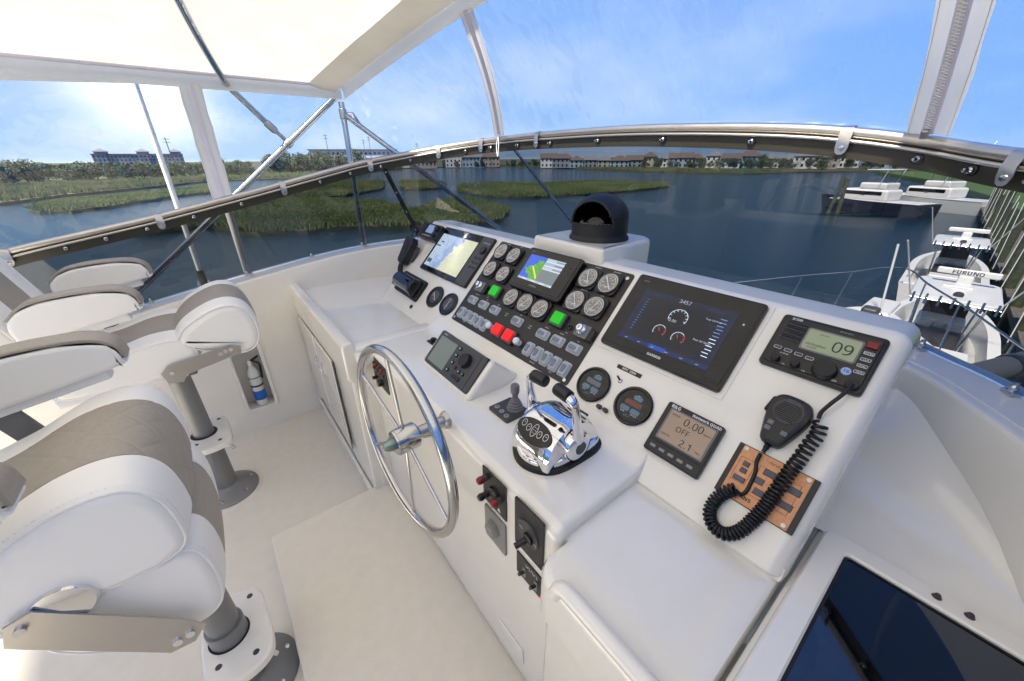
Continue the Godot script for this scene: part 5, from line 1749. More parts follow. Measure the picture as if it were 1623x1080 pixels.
# ---------------------------------------------------------------- wheel, seats, extinguisher
func build_wheel() -> void:
	var c := Vector3(-0.906, 0.995, -0.281)
	var o := thing("steering_wheel", "polished stainless steering wheel with thin spokes on the console front", "steering wheel", Transform3D(Basis(Vector3.UP, 0.05) * Basis(Vector3.RIGHT, -0.024), c))
	var R := 0.285
	var ring := []
	for i in 72:
		var a := TAU * i / 72
		ring.append(Vector3(cos(a) * R, sin(a) * R, 0))
	part(o, "rim", tube(ring, 0.0138, 16, true), "stainless")
	part(o, "hub", lathe([[0.030, -0.055], [0.036, -0.05], [0.040, -0.045], [0.040, 0.015], [0.036, 0.022], [0.0, 0.024]], 32), "stainless")
	part(o, "hub_nut", lathe([[0.019, 0.0], [0.020, 0.008], [0.016, 0.020], [0.010, 0.030], [0.0, 0.033]], 20), "verdigris", at(Vector3(0, 0, 0.023)))
	for i in 6:
		var a := TAU * i / 6 + 0.62
		var d := Vector3(cos(a), sin(a), 0)
		part(o, "spoke", tube([d * 0.034 + Vector3(0, 0, -0.012), d * (R - 0.006)], 0.0055, 8), "stainless")
	part(o, "shaft", lathe([[0.019, -0.16], [0.019, -0.05]], 20), "brushed")
	part(o, "flange", lathe([[0.030, -0.160], [0.030, -0.155], [0.026, -0.146], [0.020, -0.142]], 32), "brushed")
	part(o, "weld_boss", lathe([[0.007, 0.0], [0.006, 0.012], [0.0, 0.014]], 10), "stainless", at(Vector3(R * 0.82, R * 0.53, -0.012)))

# cushion: smooth closed profile in (z, y), a taupe centre band between white ends
func cushion(parent: Node, called: String, ctrl: Array, half: float, band: float, quilt := false, r := 0.03, stitched := true) -> void:
	var pr := PackedVector2Array()
	for q in spline(ctrl, 8, true):
		pr.append(q)
	var n := pr.size()
	var arc := PackedFloat32Array()
	var s := 0.0
	for i in n:
		arc.append(s)
		s += pr[i].distance_to(pr[(i + 1) % n])
	var crown := 0.012
	var st := []
	var relief := {}
	if quilt:
		var fine := PackedVector2Array()
		for q in spline(ctrl, 22, true):
			fine.append(q)
		pr = fine
		n = pr.size()
		arc = PackedFloat32Array()
		s = 0.0
		for i in n:
			arc.append(s)
			s += pr[i].distance_to(pr[(i + 1) % n])
		for i in 61:
			st.append([lerpf(-band, band, i / 60.0), 0.0])
		relief = {"crown": crown, "half": half, "arc": arc}
	else:
		for i in 9:
			st.append([lerpf(-band, band, i / 8.0), 0.0])
		relief = {"crown": crown, "half": half, "seam": band}
	var root := part(parent, called, xloft(pr, st, 50, relief), "vinyl_taupe")
	for sg in [-1.0, 1.0]:
		var en := []
		var k := 12
		en.append([band, 0.002])
		for i in 6:
			en.append([lerpf(band + 0.003, half - r, i / 5.0), 0.0])
		for i in range(1, k + 1):
			var a := PI / 2 * i / k
			en.append([half - r + r * sin(a), r * (1 - cos(a)) * 0.9])
		var mir := []
		for e in en:
			mir.append([e[0] * sg, e[1]])
		if sg < 0:
			mir.reverse()
		var rel := {"crown": crown, "half": half}
		part(root, "side_panel", xloft(pr, mir, 50, rel), "vinyl_white")
		if stitched:
			var loop := []
			var pin := inset_poly(pr, 0.004)
			for q in pin:
				loop.append(Vector3(sg * (half - 0.010), q.y, q.x))
			part(root, "piping", tube(loop, 0.0032, 6, true), "vinyl_white")
			# twin-needle stitches beside the piping
			var stitch := PackedVector3Array()
			var pst := inset_poly(pr, -0.0006)
			var run := 0.0
			for i in n:
				var a := Vector3(sg * (half - r * 0.75), pst[i].y, pst[i].x)
				var b := Vector3(sg * (half - r * 0.75), pst[(i + 1) % n].y, pst[(i + 1) % n].x)
				var sl := a.distance_to(b)
				while run < sl:
					var c0 := a.lerp(b, run / sl)
					var c1 := a.lerp(b, minf(1.0, (run + 0.005) / sl))
					stitch.append_array(tube_t([c0, c1], 0.0009, 4))
					run += 0.0095
				run -= sl
			part(root, "stitching", mk(stitch, 50), "thread")

func armrest(parent: Node, x: float, z0: float, z1: float) -> void:
	# taupe top pad over a white body, on a pale carrier
	var body := []
	for q in [Vector2(z0 + 0.005, 1.245), Vector2(z0 + 0.03, 1.225), Vector2(z1 - 0.03, 1.175), Vector2(z1, 1.20), Vector2(z1 - 0.005, 1.26), Vector2(z1 - 0.06, 1.302), Vector2((z0 + z1) / 2, 1.318), Vector2(z0 + 0.06, 1.312), Vector2(z0 + 0.012, 1.285)]:
		body.append(q)
	var pr := PackedVector2Array()
	for q in spline(body, 6, true):
		pr.append(q)
	var st := []
	for e in round_ends(-0.045, 0.045, 0.014):
		st.append(e)
	var b := part(parent, "armrest", xloft(pr, st, 50), "vinyl_white", at(Vector3(x, 0, 0)))
	var top := PackedVector2Array()
	var up := []
	for q in [Vector2(z0 - 0.004, 1.248), Vector2(z0 + 0.006, 1.292), Vector2(z0 + 0.058, 1.322), Vector2((z0 + z1) / 2, 1.329), Vector2(z1 - 0.058, 1.312), Vector2(z1 + 0.004, 1.262)]:
		up.append(q)
	var sp := spline(up, 6)
	for q in sp:
		top.append(q)
	for i in range(sp.size() - 1, -1, -1):
		var f: Vector2 = sp[i]
		var cc := Vector2((z0 + z1) / 2, 1.25)
		top.append(f + (cc - f).normalized() * 0.012)
	part(b, "top_pad", xloft(top, round_ends(-0.041, 0.041, 0.008), 40), "vinyl_taupe")
	part(b, "carrier", rbox(Vector3(0.05, 0.035, (z1 - z0) * 0.85), 0.008), "white_plastic", at(Vector3(0, 1.185, (z0 + z1) / 2 + 0.02), Vector3(0.16, 0, 0)))
	part(b, "bracket", rbox(Vector3(0.012, 0.20, 0.06), 0.004), "mid_grey", at(Vector3(-signf(x) * 0.0, 1.10, z1 - 0.09), Vector3(0.3, 0, 0)))

func build_seat(label: String, x: float, folded: bool) -> void:
	var o := thing("helm_chair", label, "helm chair", at(Vector3(x, 0, 0)), "pedestal helm chairs")
	var zc := 0.318
	# pedestal
	part(o, "base_flange", lathe([[0.148, 0.0], [0.150, 0.012], [0.140, 0.022], [0.085, 0.045], [0.060, 0.06], [0.056, 0.066]], 44), "alu_grey", at(Vector3(0, 0, zc), Vector3(-PI / 2, 0, 0)))
	part(o, "sealant_ring", lathe([[0.172, 0.0], [0.168, 0.004], [0.148, 0.006]], 44), "gelcoat_floor", at(Vector3(0, 0, zc), Vector3(-PI / 2, 0, 0)))
	for i in 6:
		var a := TAU * i / 6 + 0.3
		part(o, "base_bolt", lathe([[0.012, 0.0], [0.011, 0.005], [0.005, 0.007], [0.0, 0.007]], 10), "stainless", at(Vector3(cos(a) * 0.118, 0.026, zc + sin(a) * 0.118), Vector3(-PI / 2, 0, 0)))
	part(o, "lower_post", lathe([[0.056, 0.06], [0.054, 0.07], [0.054, 0.36]], 32), "alu_grey", at(Vector3(0, 0, zc), Vector3(-PI / 2, 0, 0)))
	part(o, "upper_post", lathe([[0.046, 0.28], [0.046, 0.86]], 32), "alu_grey", at(Vector3(0, 0, zc), Vector3(-PI / 2, 0, 0)))
	var fy := 0.27 if folded else 0.395
	part(o, "clamp_collar", lathe([[0.066, fy - 0.07], [0.068, fy - 0.06], [0.068, fy - 0.015], [0.062, fy - 0.005]], 28), "alu_grey", at(Vector3(0, 0, zc), Vector3(-PI / 2, 0, 0)))
	# cream foot plate, a flat oval with a hole for the post
	var ov := PackedVector2Array()
	for q in spline([Vector2(-0.15, 0.0), Vector2(-0.13, 0.075), Vector2(0.0, 0.095), Vector2(0.13, 0.09), Vector2(0.17, 0.02), Vector2(0.15, -0.07), Vector2(0.05, -0.1), Vector2(-0.11, -0.085)], 6, true):
		ov.append(q)
	part(o, "foot_plate", extrude(ov, 0.0, 0.028, 0.010), "gelcoat", Transform3D(Basis(Vector3(1, 0, 0), Vector3(0, 0, -1), Vector3(0, 1, 0)), Vector3(0, fy, zc - 0.02)))
	part(o, "post_gap", lathe([[0.060, 0.0], [0.060, 0.0012], [0.046, 0.0012]], 32), "black_rubber", at(Vector3(0, fy + 0.028, zc), Vector3(-PI / 2, 0, 0)))
	for q in [Vector2(0.115, 0.045), Vector2(0.09, -0.055), Vector2(-0.105, 0.05), Vector2(-0.095, -0.055)]:
		part(o, "plate_bolt", lathe([[0.010, 0.0], [0.009, 0.002], [0.006, 0.001], [0.0, 0.001]], 12), "charcoal", at(Vector3(q.x, fy + 0.0275, zc - 0.02 - q.y), Vector3(-PI / 2, 0, 0)))
	var wing := part(o, "clamp_screw", tube([Vector3(0.06, fy - 0.04, zc - 0.05), Vector3(0.105, fy - 0.04, zc - 0.10)], 0.007, 8), "stainless")
	part(wing, "wing_nut", rbox(Vector3(0.014, 0.05, 0.016), 0.005), "chrome", at(Vector3(0.105, fy - 0.04, zc - 0.10), Vector3(0.3, 0.7, 0)))
	# seat slide
	part(o, "seat_mount", rbox(Vector3(0.26, 0.05, 0.26), 0.01), "mid_grey", at(Vector3(0, 0.845, zc + 0.04)))
	if folded:
		# bolster stowed: thick quilted cushion on top, rounded front cushion below it
		cushion(o, "seat_cushion", [Vector2(0.225, 1.02), Vector2(0.24, 0.955), Vector2(0.32, 0.93), Vector2(0.45, 0.94), Vector2(0.62, 0.95), Vector2(0.66, 1.0), Vector2(0.62, 1.06), Vector2(0.5, 1.105), Vector2(0.38, 1.158), Vector2(0.29, 1.162), Vector2(0.24, 1.115)], 0.262, 0.135, true)
		cushion(o, "front_cushion", [Vector2(0.222, 0.90), Vector2(0.215, 0.80), Vector2(0.235, 0.715), Vector2(0.30, 0.69), Vector2(0.42, 0.73), Vector2(0.50, 0.83), Vector2(0.48, 0.915), Vector2(0.36, 0.945), Vector2(0.26, 0.94)], 0.245, 0.12, false)
	else:
		cushion(o, "seat_cushion", [Vector2(0.19, 0.94), Vector2(0.24, 0.90), Vector2(0.45, 0.89), Vector2(0.62, 0.90), Vector2(0.65, 0.95), Vector2(0.60, 1.0), Vector2(0.45, 1.025), Vector2(0.33, 1.055), Vector2(0.23, 1.05), Vector2(0.19, 1.0)], 0.262, 0.135, false)
		cushion(o, "bolster", [Vector2(-0.06, 1.02), Vector2(-0.035, 0.945), Vector2(0.03, 0.922), Vector2(0.12, 0.955), Vector2(0.215, 1.0), Vector2(0.245, 1.035), Vector2(0.205, 1.095), Vector2(0.12, 1.145), Vector2(0.04, 1.165), Vector2(-0.02, 1.145), Vector2(-0.05, 1.095)], 0.262, 0.135, false, 0.04)
	# hinge plates on both flanks
	for sg in [-1.0, 1.0]:
		var poly := PackedVector2Array()
		var h: MeshInstance3D
		if folded:
			for q in [Vector2(0.50, 0.975), Vector2(0.46, 0.985), Vector2(0.30, 0.775), Vector2(0.27, 0.72), Vector2(0.30, 0.685), Vector2(0.345, 0.69), Vector2(0.515, 0.93)]:
				poly.append(Vector2(q.x, q.y))
		else:
			for q in [Vector2(0.33, 0.925), Vector2(0.30, 0.955), Vector2(0.07, 0.985), Vector2(0.03, 0.97), Vector2(0.035, 0.935), Vector2(0.25, 0.895), Vector2(0.27, 0.865), Vector2(0.32, 0.875)]:
				poly.append(Vector2(q.x, q.y))
		var px := Transform3D(Basis(Vector3(0, 0, 1), Vector3(0, 1, 0), Vector3(-1, 0, 0)), Vector3(sg * 0.273 + 0.002, 0, 0))
		h = part(o, "hinge_plate", extrude(poly, -0.002, 0.003), "brushed", px)
		var bolts := [Vector2(0.485, 0.955), Vector2(0.30, 0.72), Vector2(0.325, 0.715)] if folded else [Vector2(0.07, 0.965), Vector2(0.09, 0.962), Vector2(0.11, 0.956), Vector2(0.295, 0.92)]
		for q in bolts:
			part(h, "hinge_bolt", lathe([[0.009, -0.008], [0.009, 0.008], [0.006, 0.010], [0.0, 0.010]], 12), "chrome", at(Vector3(q.x, q.y, 0)))
	if folded:
		part(o, "hinge_cup", lathe([[0.05, 0.0], [0.045, 0.012], [0.0, 0.016]], 24), "chrome", at(Vector3(0.258, 0.955, 0.43), Vector3(0, PI / 2, 0)))
	# seat shell under the cushions, backrest, arms
	part(o, "seat_shell", rbox(Vector3(0.46, 0.05, 0.42), 0.015), "white_plastic", at(Vector3(0, 0.885 if not folded else 0.93, 0.46)))
	cushion(o, "backrest", [Vector2(0.60, 0.98), Vector2(0.66, 0.95), Vector2(0.72, 0.97), Vector2(0.80, 1.2), Vector2(0.88, 1.5), Vector2(0.89, 1.62), Vector2(0.84, 1.66), Vector2(0.78, 1.62), Vector2(0.72, 1.4), Vector2(0.64, 1.15)], 0.27, 0.11, false, 0.04)
	armrest(o, -0.29, 0.285, 0.63)
	armrest(o, 0.29, 0.285 if not folded else 0.375, 0.63 if not folded else 0.70)

func build_extinguisher() -> void:
	var o := thing("fire_extinguisher", "small white fire extinguisher with a blue band in the port wall niche", "fire extinguisher", at(Vector3(-2.892, 0.1755, 0.028), Vector3(0, 0, 0)))
	var up := Vector3(-PI / 2, 0, 0)
	part(o, "cylinder", lathe([[0.030, 0.0], [0.036, 0.006], [0.036, 0.235], [0.033, 0.262], [0.024, 0.285], [0.014, 0.298], [0.014, 0.315]], 28), "ext_white", at(Vector3.ZERO, up))
	part(o, "blue_band", lathe([[0.0364, 0.045], [0.0368, 0.046], [0.0368, 0.118], [0.0364, 0.119]], 28), "ext_blue", at(Vector3.ZERO, up))
	part(o, "strap", lathe([[0.0368, 0.152], [0.038, 0.153], [0.038, 0.164], [0.0368, 0.165]], 28), "black_rubber", at(Vector3.ZERO, up))
	part(o, "label_stripe", lathe([[0.0364, 0.218], [0.0367, 0.2185], [0.0367, 0.224], [0.0364, 0.2245]], 28), "print_dark", at(Vector3.ZERO, up))
	part(o, "valve", lathe([[0.016, 0.312], [0.017, 0.32], [0.013, 0.345], [0.0, 0.35]], 18), "white_plastic", at(Vector3.ZERO, up))
	part(o, "lever", rbox(Vector3(0.02, 0.014, 0.075), 0.005), "black_satin", at(Vector3(0, 0.348, -0.025), Vector3(0.5, 0, 0)))
	part(o, "hose", tube(spline([Vector3(0, 0.335, -0.02), Vector3(0.004, 0.31, -0.05), Vector3(0.006, 0.25, -0.048), Vector3(0.006, 0.20, -0.044)], 6), 0.007, 8), "black_rubber")

# ---------------------------------------------------------------- outside
func land(called: String, poly: Array, y: float, m: String, label: String) -> void:
	var pl := PackedVector2Array()
	for p in poly:
		pl.append(Vector2(p.x, -p.y))
	struct(called, extrude(pl, 0.0, y - WATER_Y + 0.6, 0.25), m, label, Transform3D(Basis(Vector3(1, 0, 0), Vector3(0, 0, -1), Vector3(0, 1, 0)), Vector3(0, WATER_Y - 0.6, 0)))

func smooth_poly(p: Array) -> Array:
	var o := []
	for q in spline(p, 5, true):
		o.append(q + Vector2(rng.randf_range(-0.5, 0.5), rng.randf_range(-0.5, 0.5)))
	return o

func tuft_mesh(h: float, n: int, w: float) -> ArrayMesh:
	var t := PackedVector3Array()
	for i in n:
		var a := rng.randf() * TAU
		var r := sqrt(rng.randf()) * 0.45
		var b := Vector3(cos(a) * r, 0, sin(a) * r)
		var lean := Vector3(rng.randf_range(-0.25, 0.25), 0, rng.randf_range(-0.25, 0.25)) * h
		var hh := h * rng.randf_range(0.65, 1.1)
		var s := Vector3(cos(a * 3.1), 0, sin(a * 3.1)) * w
		t.append_array([b - s, b + s, b + lean * 0.4 + Vector3(0, hh * 0.6, 0) + s * 0.7, b - s, b + lean * 0.4 + Vector3(0, hh * 0.6, 0) + s * 0.7, b + lean * 0.4 + Vector3(0, hh * 0.6, 0) - s * 0.7])
		t.append_array([b + lean * 0.4 + Vector3(0, hh * 0.6, 0) - s * 0.7, b + lean * 0.4 + Vector3(0, hh * 0.6, 0) + s * 0.7, b + lean + Vector3(0, hh, 0)])
	return mk(t, 20)

func grass(poly: Array, y: float, density: float, label: String, h := 0.48, warm := 0.0) -> void:
	var pl := PackedVector2Array(poly)
	var bb := Rect2(pl[0], Vector2.ZERO)
	for p in pl:
		bb = bb.expand(p)
	var nz := FastNoiseLite.new()
	nz.seed = 40
	nz.frequency = 0.05
	var xs := []
	var n := int(bb.get_area() * density)
	for i in n:
		var p := bb.position + Vector2(rng.randf() * bb.size.x, rng.randf() * bb.size.y)
		if Geometry2D.is_point_in_polygon(p, pl):
			xs.append(p)
	var mm := MultiMesh.new()
	mm.transform_format = MultiMesh.TRANSFORM_3D
	mm.use_colors = true
	mm.mesh = tuft_mesh(h, 22, 0.05)
	mm.instance_count = xs.size()
	for i in xs.size():
		var s := rng.randf_range(0.8, 1.15) * (1.0 + 0.2 * nz.get_noise_2d(xs[i].x * 2, xs[i].y * 2))
		mm.set_instance_transform(i, Transform3D(Basis(Vector3.UP, rng.randf() * TAU).scaled(Vector3(s * 1.2, s, s * 1.2)), Vector3(xs[i].x, y - 0.05, xs[i].y)))
		var v := clampf(0.5 + nz.get_noise_2d(xs[i].x, xs[i].y) + rng.randf_range(-0.2, 0.2), 0, 1)
		var c := Color(0.055, 0.095, 0.022).lerp(Color(0.14, 0.165, 0.05), v).lerp(Color(0.15, 0.12, 0.09), warm * rng.randf())
		mm.set_instance_color(i, c)
	var o := MultiMeshInstance3D.new()
	o.name = numbered("marsh_grass")
	o.multimesh = mm
	o.material_override = M["blade"]
	add_child(o)
	o.set_meta("kind", "stuff")
	o.set_meta("label", label)
	o.set_meta("category", "grass")

func crown_mesh(h: float, w: float, lobes: int, leaves: int, size: float) -> ArrayMesh:
	var t := PackedVector3Array()
	var cols := PackedColorArray()
	var cs := []
	for i in lobes:
		var a := rng.randf() * TAU
		var e := rng.randf()
		cs.append([Vector3(cos(a) * w * 0.55 * sqrt(rng.randf()), h * lerpf(0.2, 0.8, e), sin(a) * w * 0.55 * sqrt(rng.randf())), w * rng.randf_range(0.28, 0.45)])
	for i in leaves:
		var c: Array = cs[rng.randi() % lobes]
		var d := Vector3(rng.randfn(), rng.randfn() * 0.85, rng.randfn()).normalized()
		var p: Vector3 = c[0] + d * c[1] * pow(rng.randf(), 0.35)
		var u := Vector3(rng.randfn(), rng.randfn(), rng.randfn()).normalized() * size
		var v := u.cross(Vector3(rng.randfn(), rng.randfn(), rng.randfn()).normalized()).normalized() * size * 0.7
		t.append_array([p - u, p + v, p + u, p - u, p + u, p - v])
		var tint := Color(0.022, 0.042, 0.018).lerp(Color(0.06, 0.088, 0.036), rng.randf())
		for q in 6:
			cols.append(tint)
	var ns := PackedVector3Array()
	for i in range(0, t.size(), 3):
		var nn := (t[i + 2] - t[i]).cross(t[i + 1] - t[i]).normalized()
		for q in 3:
			ns.append(nn)
	var arr := []
	arr.resize(Mesh.ARRAY_MAX)
	arr[Mesh.ARRAY_VERTEX] = t
	arr[Mesh.ARRAY_NORMAL] = ns
	arr[Mesh.ARRAY_COLOR] = cols
	var am := ArrayMesh.new()
	am.add_surface_from_arrays(Mesh.PRIMITIVE_TRIANGLES, arr)
	return am

func copy_of(o: Node3D, called: String, xf: Transform3D, label := "") -> Node3D:
	var c: Node3D = o.duplicate()
	c.name = numbered(called)
	add_child(c)
	c.transform = xf
	if label:
		c.set_meta("label", label)
	return c

# direction of the picture column for far things: bearing (degrees, clockwise from the bow) and distance
func far(bearing: float, dist: float, y := 0.0) -> Vector3:
	var a := deg_to_rad(bearing)
	return Vector3(sin(a) * dist, WATER_Y + y, -cos(a) * dist)

func build_house(label: String, bearing: float, dist: float, w: float, d: float, h: float, storeys: int, wall: String, roof: String, hip := true, turn := 0.0) -> void:
	var p := far(bearing, dist, 0.6)
	var o := thing("waterside_house", label, "house", Transform3D(Basis(Vector3.UP, -deg_to_rad(bearing) + turn), p))
	part(o, "wall", rbox(Vector3(w, h, d), 0.05), wall, at(Vector3(0, h / 2, 0)))
	var t := PackedVector3Array()
	var e := 0.6
	var rh := minf(w, d) * 0.32
	var a := Vector3(-w / 2 - e, h, d / 2 + e)
	var b := Vector3(w / 2 + e, h, d / 2 + e)
	var c := Vector3(w / 2 + e, h, -d / 2 - e)
	var f := Vector3(-w / 2 - e, h, -d / 2 - e)
	var ins := minf(w, d) * 0.5 if hip else 0.0
	var r0 := Vector3(-w / 2 - e + ins, h + rh, 0)
	var r1 := Vector3(w / 2 + e - ins, h + rh, 0)
	quad(t, a, r0, r1, b)
	quad(t, c, r1, r0, f)
	t.append_array([b, r1, c, f, r0, a])
	quad(t, a, b, c, f)
	part(o, "roof", mk(t, 20), roof)
	var nwin := int(w / 2.6)
	var win := rbox(Vector3(1.1, 1.4, 0.12), 0.02)
	for s in storeys:
		for i in nwin:
			part(o, "window", win, "window_dark", at(Vector3(-w / 2 + w * (i + 0.5) / nwin, h / storeys * (s + 0.55), d / 2 + 0.02)))

func hull_mesh(len: float, beam: float, free: float, flare := 0.85) -> ArrayMesh:
	# bow towards -z, stern at +z; deck edge, chine, keel
	var rows := []
	for i in 17:
		var s := i / 16.0
		var z := len * (0.5 - s)
		var wd := beam / 2 * (1.0 if s < 0.5 else pow(maxf(0.0, 1.0 - pow((s - 0.5) / 0.5, 2.2)), 0.8))
		var sheer := free + 0.35 * pow(s, 2)
		var row := []
		for q in [[-1.0, sheer], [-0.97, sheer - 0.12], [-flare, 0.1], [-flare * 0.9, -0.25], [0.0, -0.5 + 0.3 * pow(s, 4)], [flare * 0.9, -0.25], [flare, 0.1], [0.97, sheer - 0.12], [1.0, sheer]]:
			row.append(Vector3(q[0] * wd, q[1], z - (0.0 if q[1] > 0.3 else 0.0) + (0.6 * s * s * (sheer - q[1]) / sheer if s > 0.6 else 0.0)))
		rows.append(row)
	var t := grid(rows)
	fan(t, rows[0], true)
	return mk(t, 35)

func build_sport_boat(label: String, xf: Transform3D, lettered: bool) -> void:
	var o := thing("sport_boat", label, "boat", xf, "centre-console boats along the dock")
	var len := 9.5
	var beam := 2.9
	part(o, "hull", hull_mesh(len, beam, 1.05), "hull_white")
	# deck with cockpit well: gunwale ring and sunken floor
	var outl := []
	var inn := []
	for i in 33:
		var s := i / 32.0
		var z := len * (0.5 - s)
		var wd := beam / 2 * (1.0 if s < 0.5 else pow(maxf(0.0, 1.0 - pow((s - 0.5) / 0.5, 2.2)), 0.8))
		outl.append(Vector3(wd, 1.05 + 0.35 * s * s, z))
		inn.append(Vector3(maxf(0.0, wd - 0.28), 1.07 + 0.35 * s * s, clampf(z, -len * 0.40, len * 0.46)))
	for sg in [-1.0, 1.0]:
		var g := []
		for i in 33:
			var a: Vector3 = outl[i]
			var b: Vector3 = inn[i]
			g.append([Vector3(a.x * sg, a.y, a.z), Vector3(b.x * sg, b.y, b.z), Vector3(b.x * sg * 0.98, 0.45, b.z)])
		part(o, "gunwale", mk(grid(g), 30), "hull_white")
	part(o, "cockpit_floor", rbox(Vector3(2.3, 0.04, 8.0), 0.01), "boat_deck", at(Vector3(0, 0.45, 0.2)))
	part(o, "transom_top", rbox(Vector3(2.6, 0.06, 0.6), 0.02), "hull_white", at(Vector3(0, 1.04, len / 2 - 0.32)))
	# console, windshield, seat box
	part(o, "console_pod", rbox(Vector3(1.15, 1.1, 1.3), 0.12, 2), "hull_white", at(Vector3(0, 1.0, -0.3)))
	part(o, "windshield", rbox(Vector3(1.05, 0.75, 0.06), 0.03), "boat_window", at(Vector3(0, 1.85, -0.75), Vector3(-0.35, 0, 0)))
	var sb := part(o, "seat_box", rbox(Vector3(1.45, 0.62, 0.8), 0.08, 2), "hull_white", at(Vector3(0.1, 0.78, 2.3)))
	part(sb, "seat_pad", rbox(Vector3(1.4, 0.10, 0.76), 0.04, 2), "hull_white", at(Vector3(0, 0.36, 0)))
	for i in 3:
		part(sb, "drawer_line", rbox(Vector3(1.25, 0.012, 0.01), 0.003), "mid_grey", at(Vector3(0, 0.18 - i * 0.14, 0.402)))
	part(o, "leaning_post", rbox(Vector3(1.1, 0.9, 0.45), 0.06, 2), "charcoal", at(Vector3(0, 0.95, 0.75)))
	for q in [Vector2(-0.34, 0.5), Vector2(0.34, 0.5), Vector2(0.0, 0.35)]:
		part(o, "helm_cushion", rbox(Vector3(0.30, 0.26, 0.16), 0.06, 2), "boat_deck", at(Vector3(q.x, 1.5, q.y + 0.2)))
	# hardtop on pipes
	var top := extrude(rrect(1.95, 3.1, 0.35, 6), 0.0, 0.11, 0.05)
	part(o, "hardtop", top, "hull_white", Transform3D(Basis(Vector3(1, 0, 0), Vector3(0, 0, -1), Vector3(0, 1, 0)), Vector3(0, 2.5, 0.15)))
	part(o, "hardtop_hatch", rbox(Vector3(0.7, 0.05, 0.6), 0.03), "hull_white", at(Vector3(0, 2.63, -0.35)))
	for sx in [-0.75, 0.75]:
		for zz in [-0.9, 1.1]:
			part(o, "top_post", tube([Vector3(sx * 0.8, 0.5, zz * 0.6), Vector3(sx, 2.5, zz)], 0.03, 8), "stainless")
	part(o, "aft_bar", tube([Vector3(-0.95, 2.52, 1.72), Vector3(0.95, 2.52, 1.72)], 0.022, 8), "stainless")
	for i in 7:
		part(o, "rod_holder", tube([Vector3(-0.87 + i * 0.29, 2.38, 1.80), Vector3(-0.87 + i * 0.29, 2.68, 1.70)], 0.03, 8), "stainless")
	# radar array
	var ar := part(o, "radar_base", rbox(Vector3(0.35, 0.30, 0.35), 0.05, 2), "hull_white", at(Vector3(0.1, 2.76, -0.75)))
	var bar := part(ar, "radar_bar", rbox(Vector3(1.45, 0.20, 0.13), 0.05, 2), "hull_white", at(Vector3(0, 0.24, 0)))
	if lettered:
		text(bar, "FURUNO", 0.13, "hull_navy", Vector3(0, 0.0, 0.0665), Vector3.ZERO, true)
	part(o, "dome", lathe([[0.10, 0.0], [0.12, 0.03], [0.11, 0.09], [0.06, 0.13], [0.0, 0.14]], 18), "charcoal", at(Vector3(0.05, 2.61, 1.1), Vector3(-PI / 2, 0, 0)))
	for sg in [-1.0, 1.0]:
		part(o, "outrigger", tube([Vector3(sg * 0.92, 2.3, 0.9), Vector3(sg * 1.5, 4.2, 2.0)], 0.022, 6), "hull_white")
		part(o, "cleat", rbox(Vector3(0.05, 0.06, 0.22), 0.02), "stainless", at(Vector3(sg * 1.28, 1.1, 3.3)))

func build_cruiser(label: String, xf: Transform3D, hull: String) -> void:
	var o := thing("motor_cruiser", label, "boat", xf, "larger boats at the far dock")
	var len := 12.0
	part(o, "hull", hull_mesh(len, 4.0, 1.5), hull)
	part(o, "deck", rbox(Vector3(3.4, 0.1, 9.5), 0.03), "hull_white", at(Vector3(0, 1.55, 1.0)))
	part(o, "cabin", rbox(Vector3(3.0, 1.3, 5.0), 0.3, 2), "hull_white", at(Vector3(0, 2.2, -0.2)))
	part(o, "cabin_window", rbox(Vector3(3.05, 0.55, 4.2), 0.15, 2), "boat_window", at(Vector3(0, 2.4, -0.3)))
	part(o, "bridge", rbox(Vector3(2.7, 0.75, 2.8), 0.2, 2), "hull_white", at(Vector3(0, 3.2, 0.4)))
	part(o, "bridge_top", rbox(Vector3(2.6, 0.1, 2.6), 0.04), "hull_white", at(Vector3(0, 5.0, 0.5)))
	for sx in [-1.1, 1.1]:
		for z in [-0.5, 1.6]:
			part(o, "top_post", tube([Vector3(sx, 3.4, z), Vector3(sx, 5.0, z)], 0.04, 6), "stainless")
		part(o, "outrigger", tube([Vector3(sx * 1.3, 2.8, 1.0), Vector3(sx * 1.7, 8.0, 2.4)], 0.03, 6), "hull_white")
		part(o, "bow_rail", tube([Vector3(sx * 1.45, 2.3, 0.0), Vector3(sx * 1.2, 2.5, -3.0), Vector3(0, 2.7, -5.7)], 0.03, 6), "stainless")

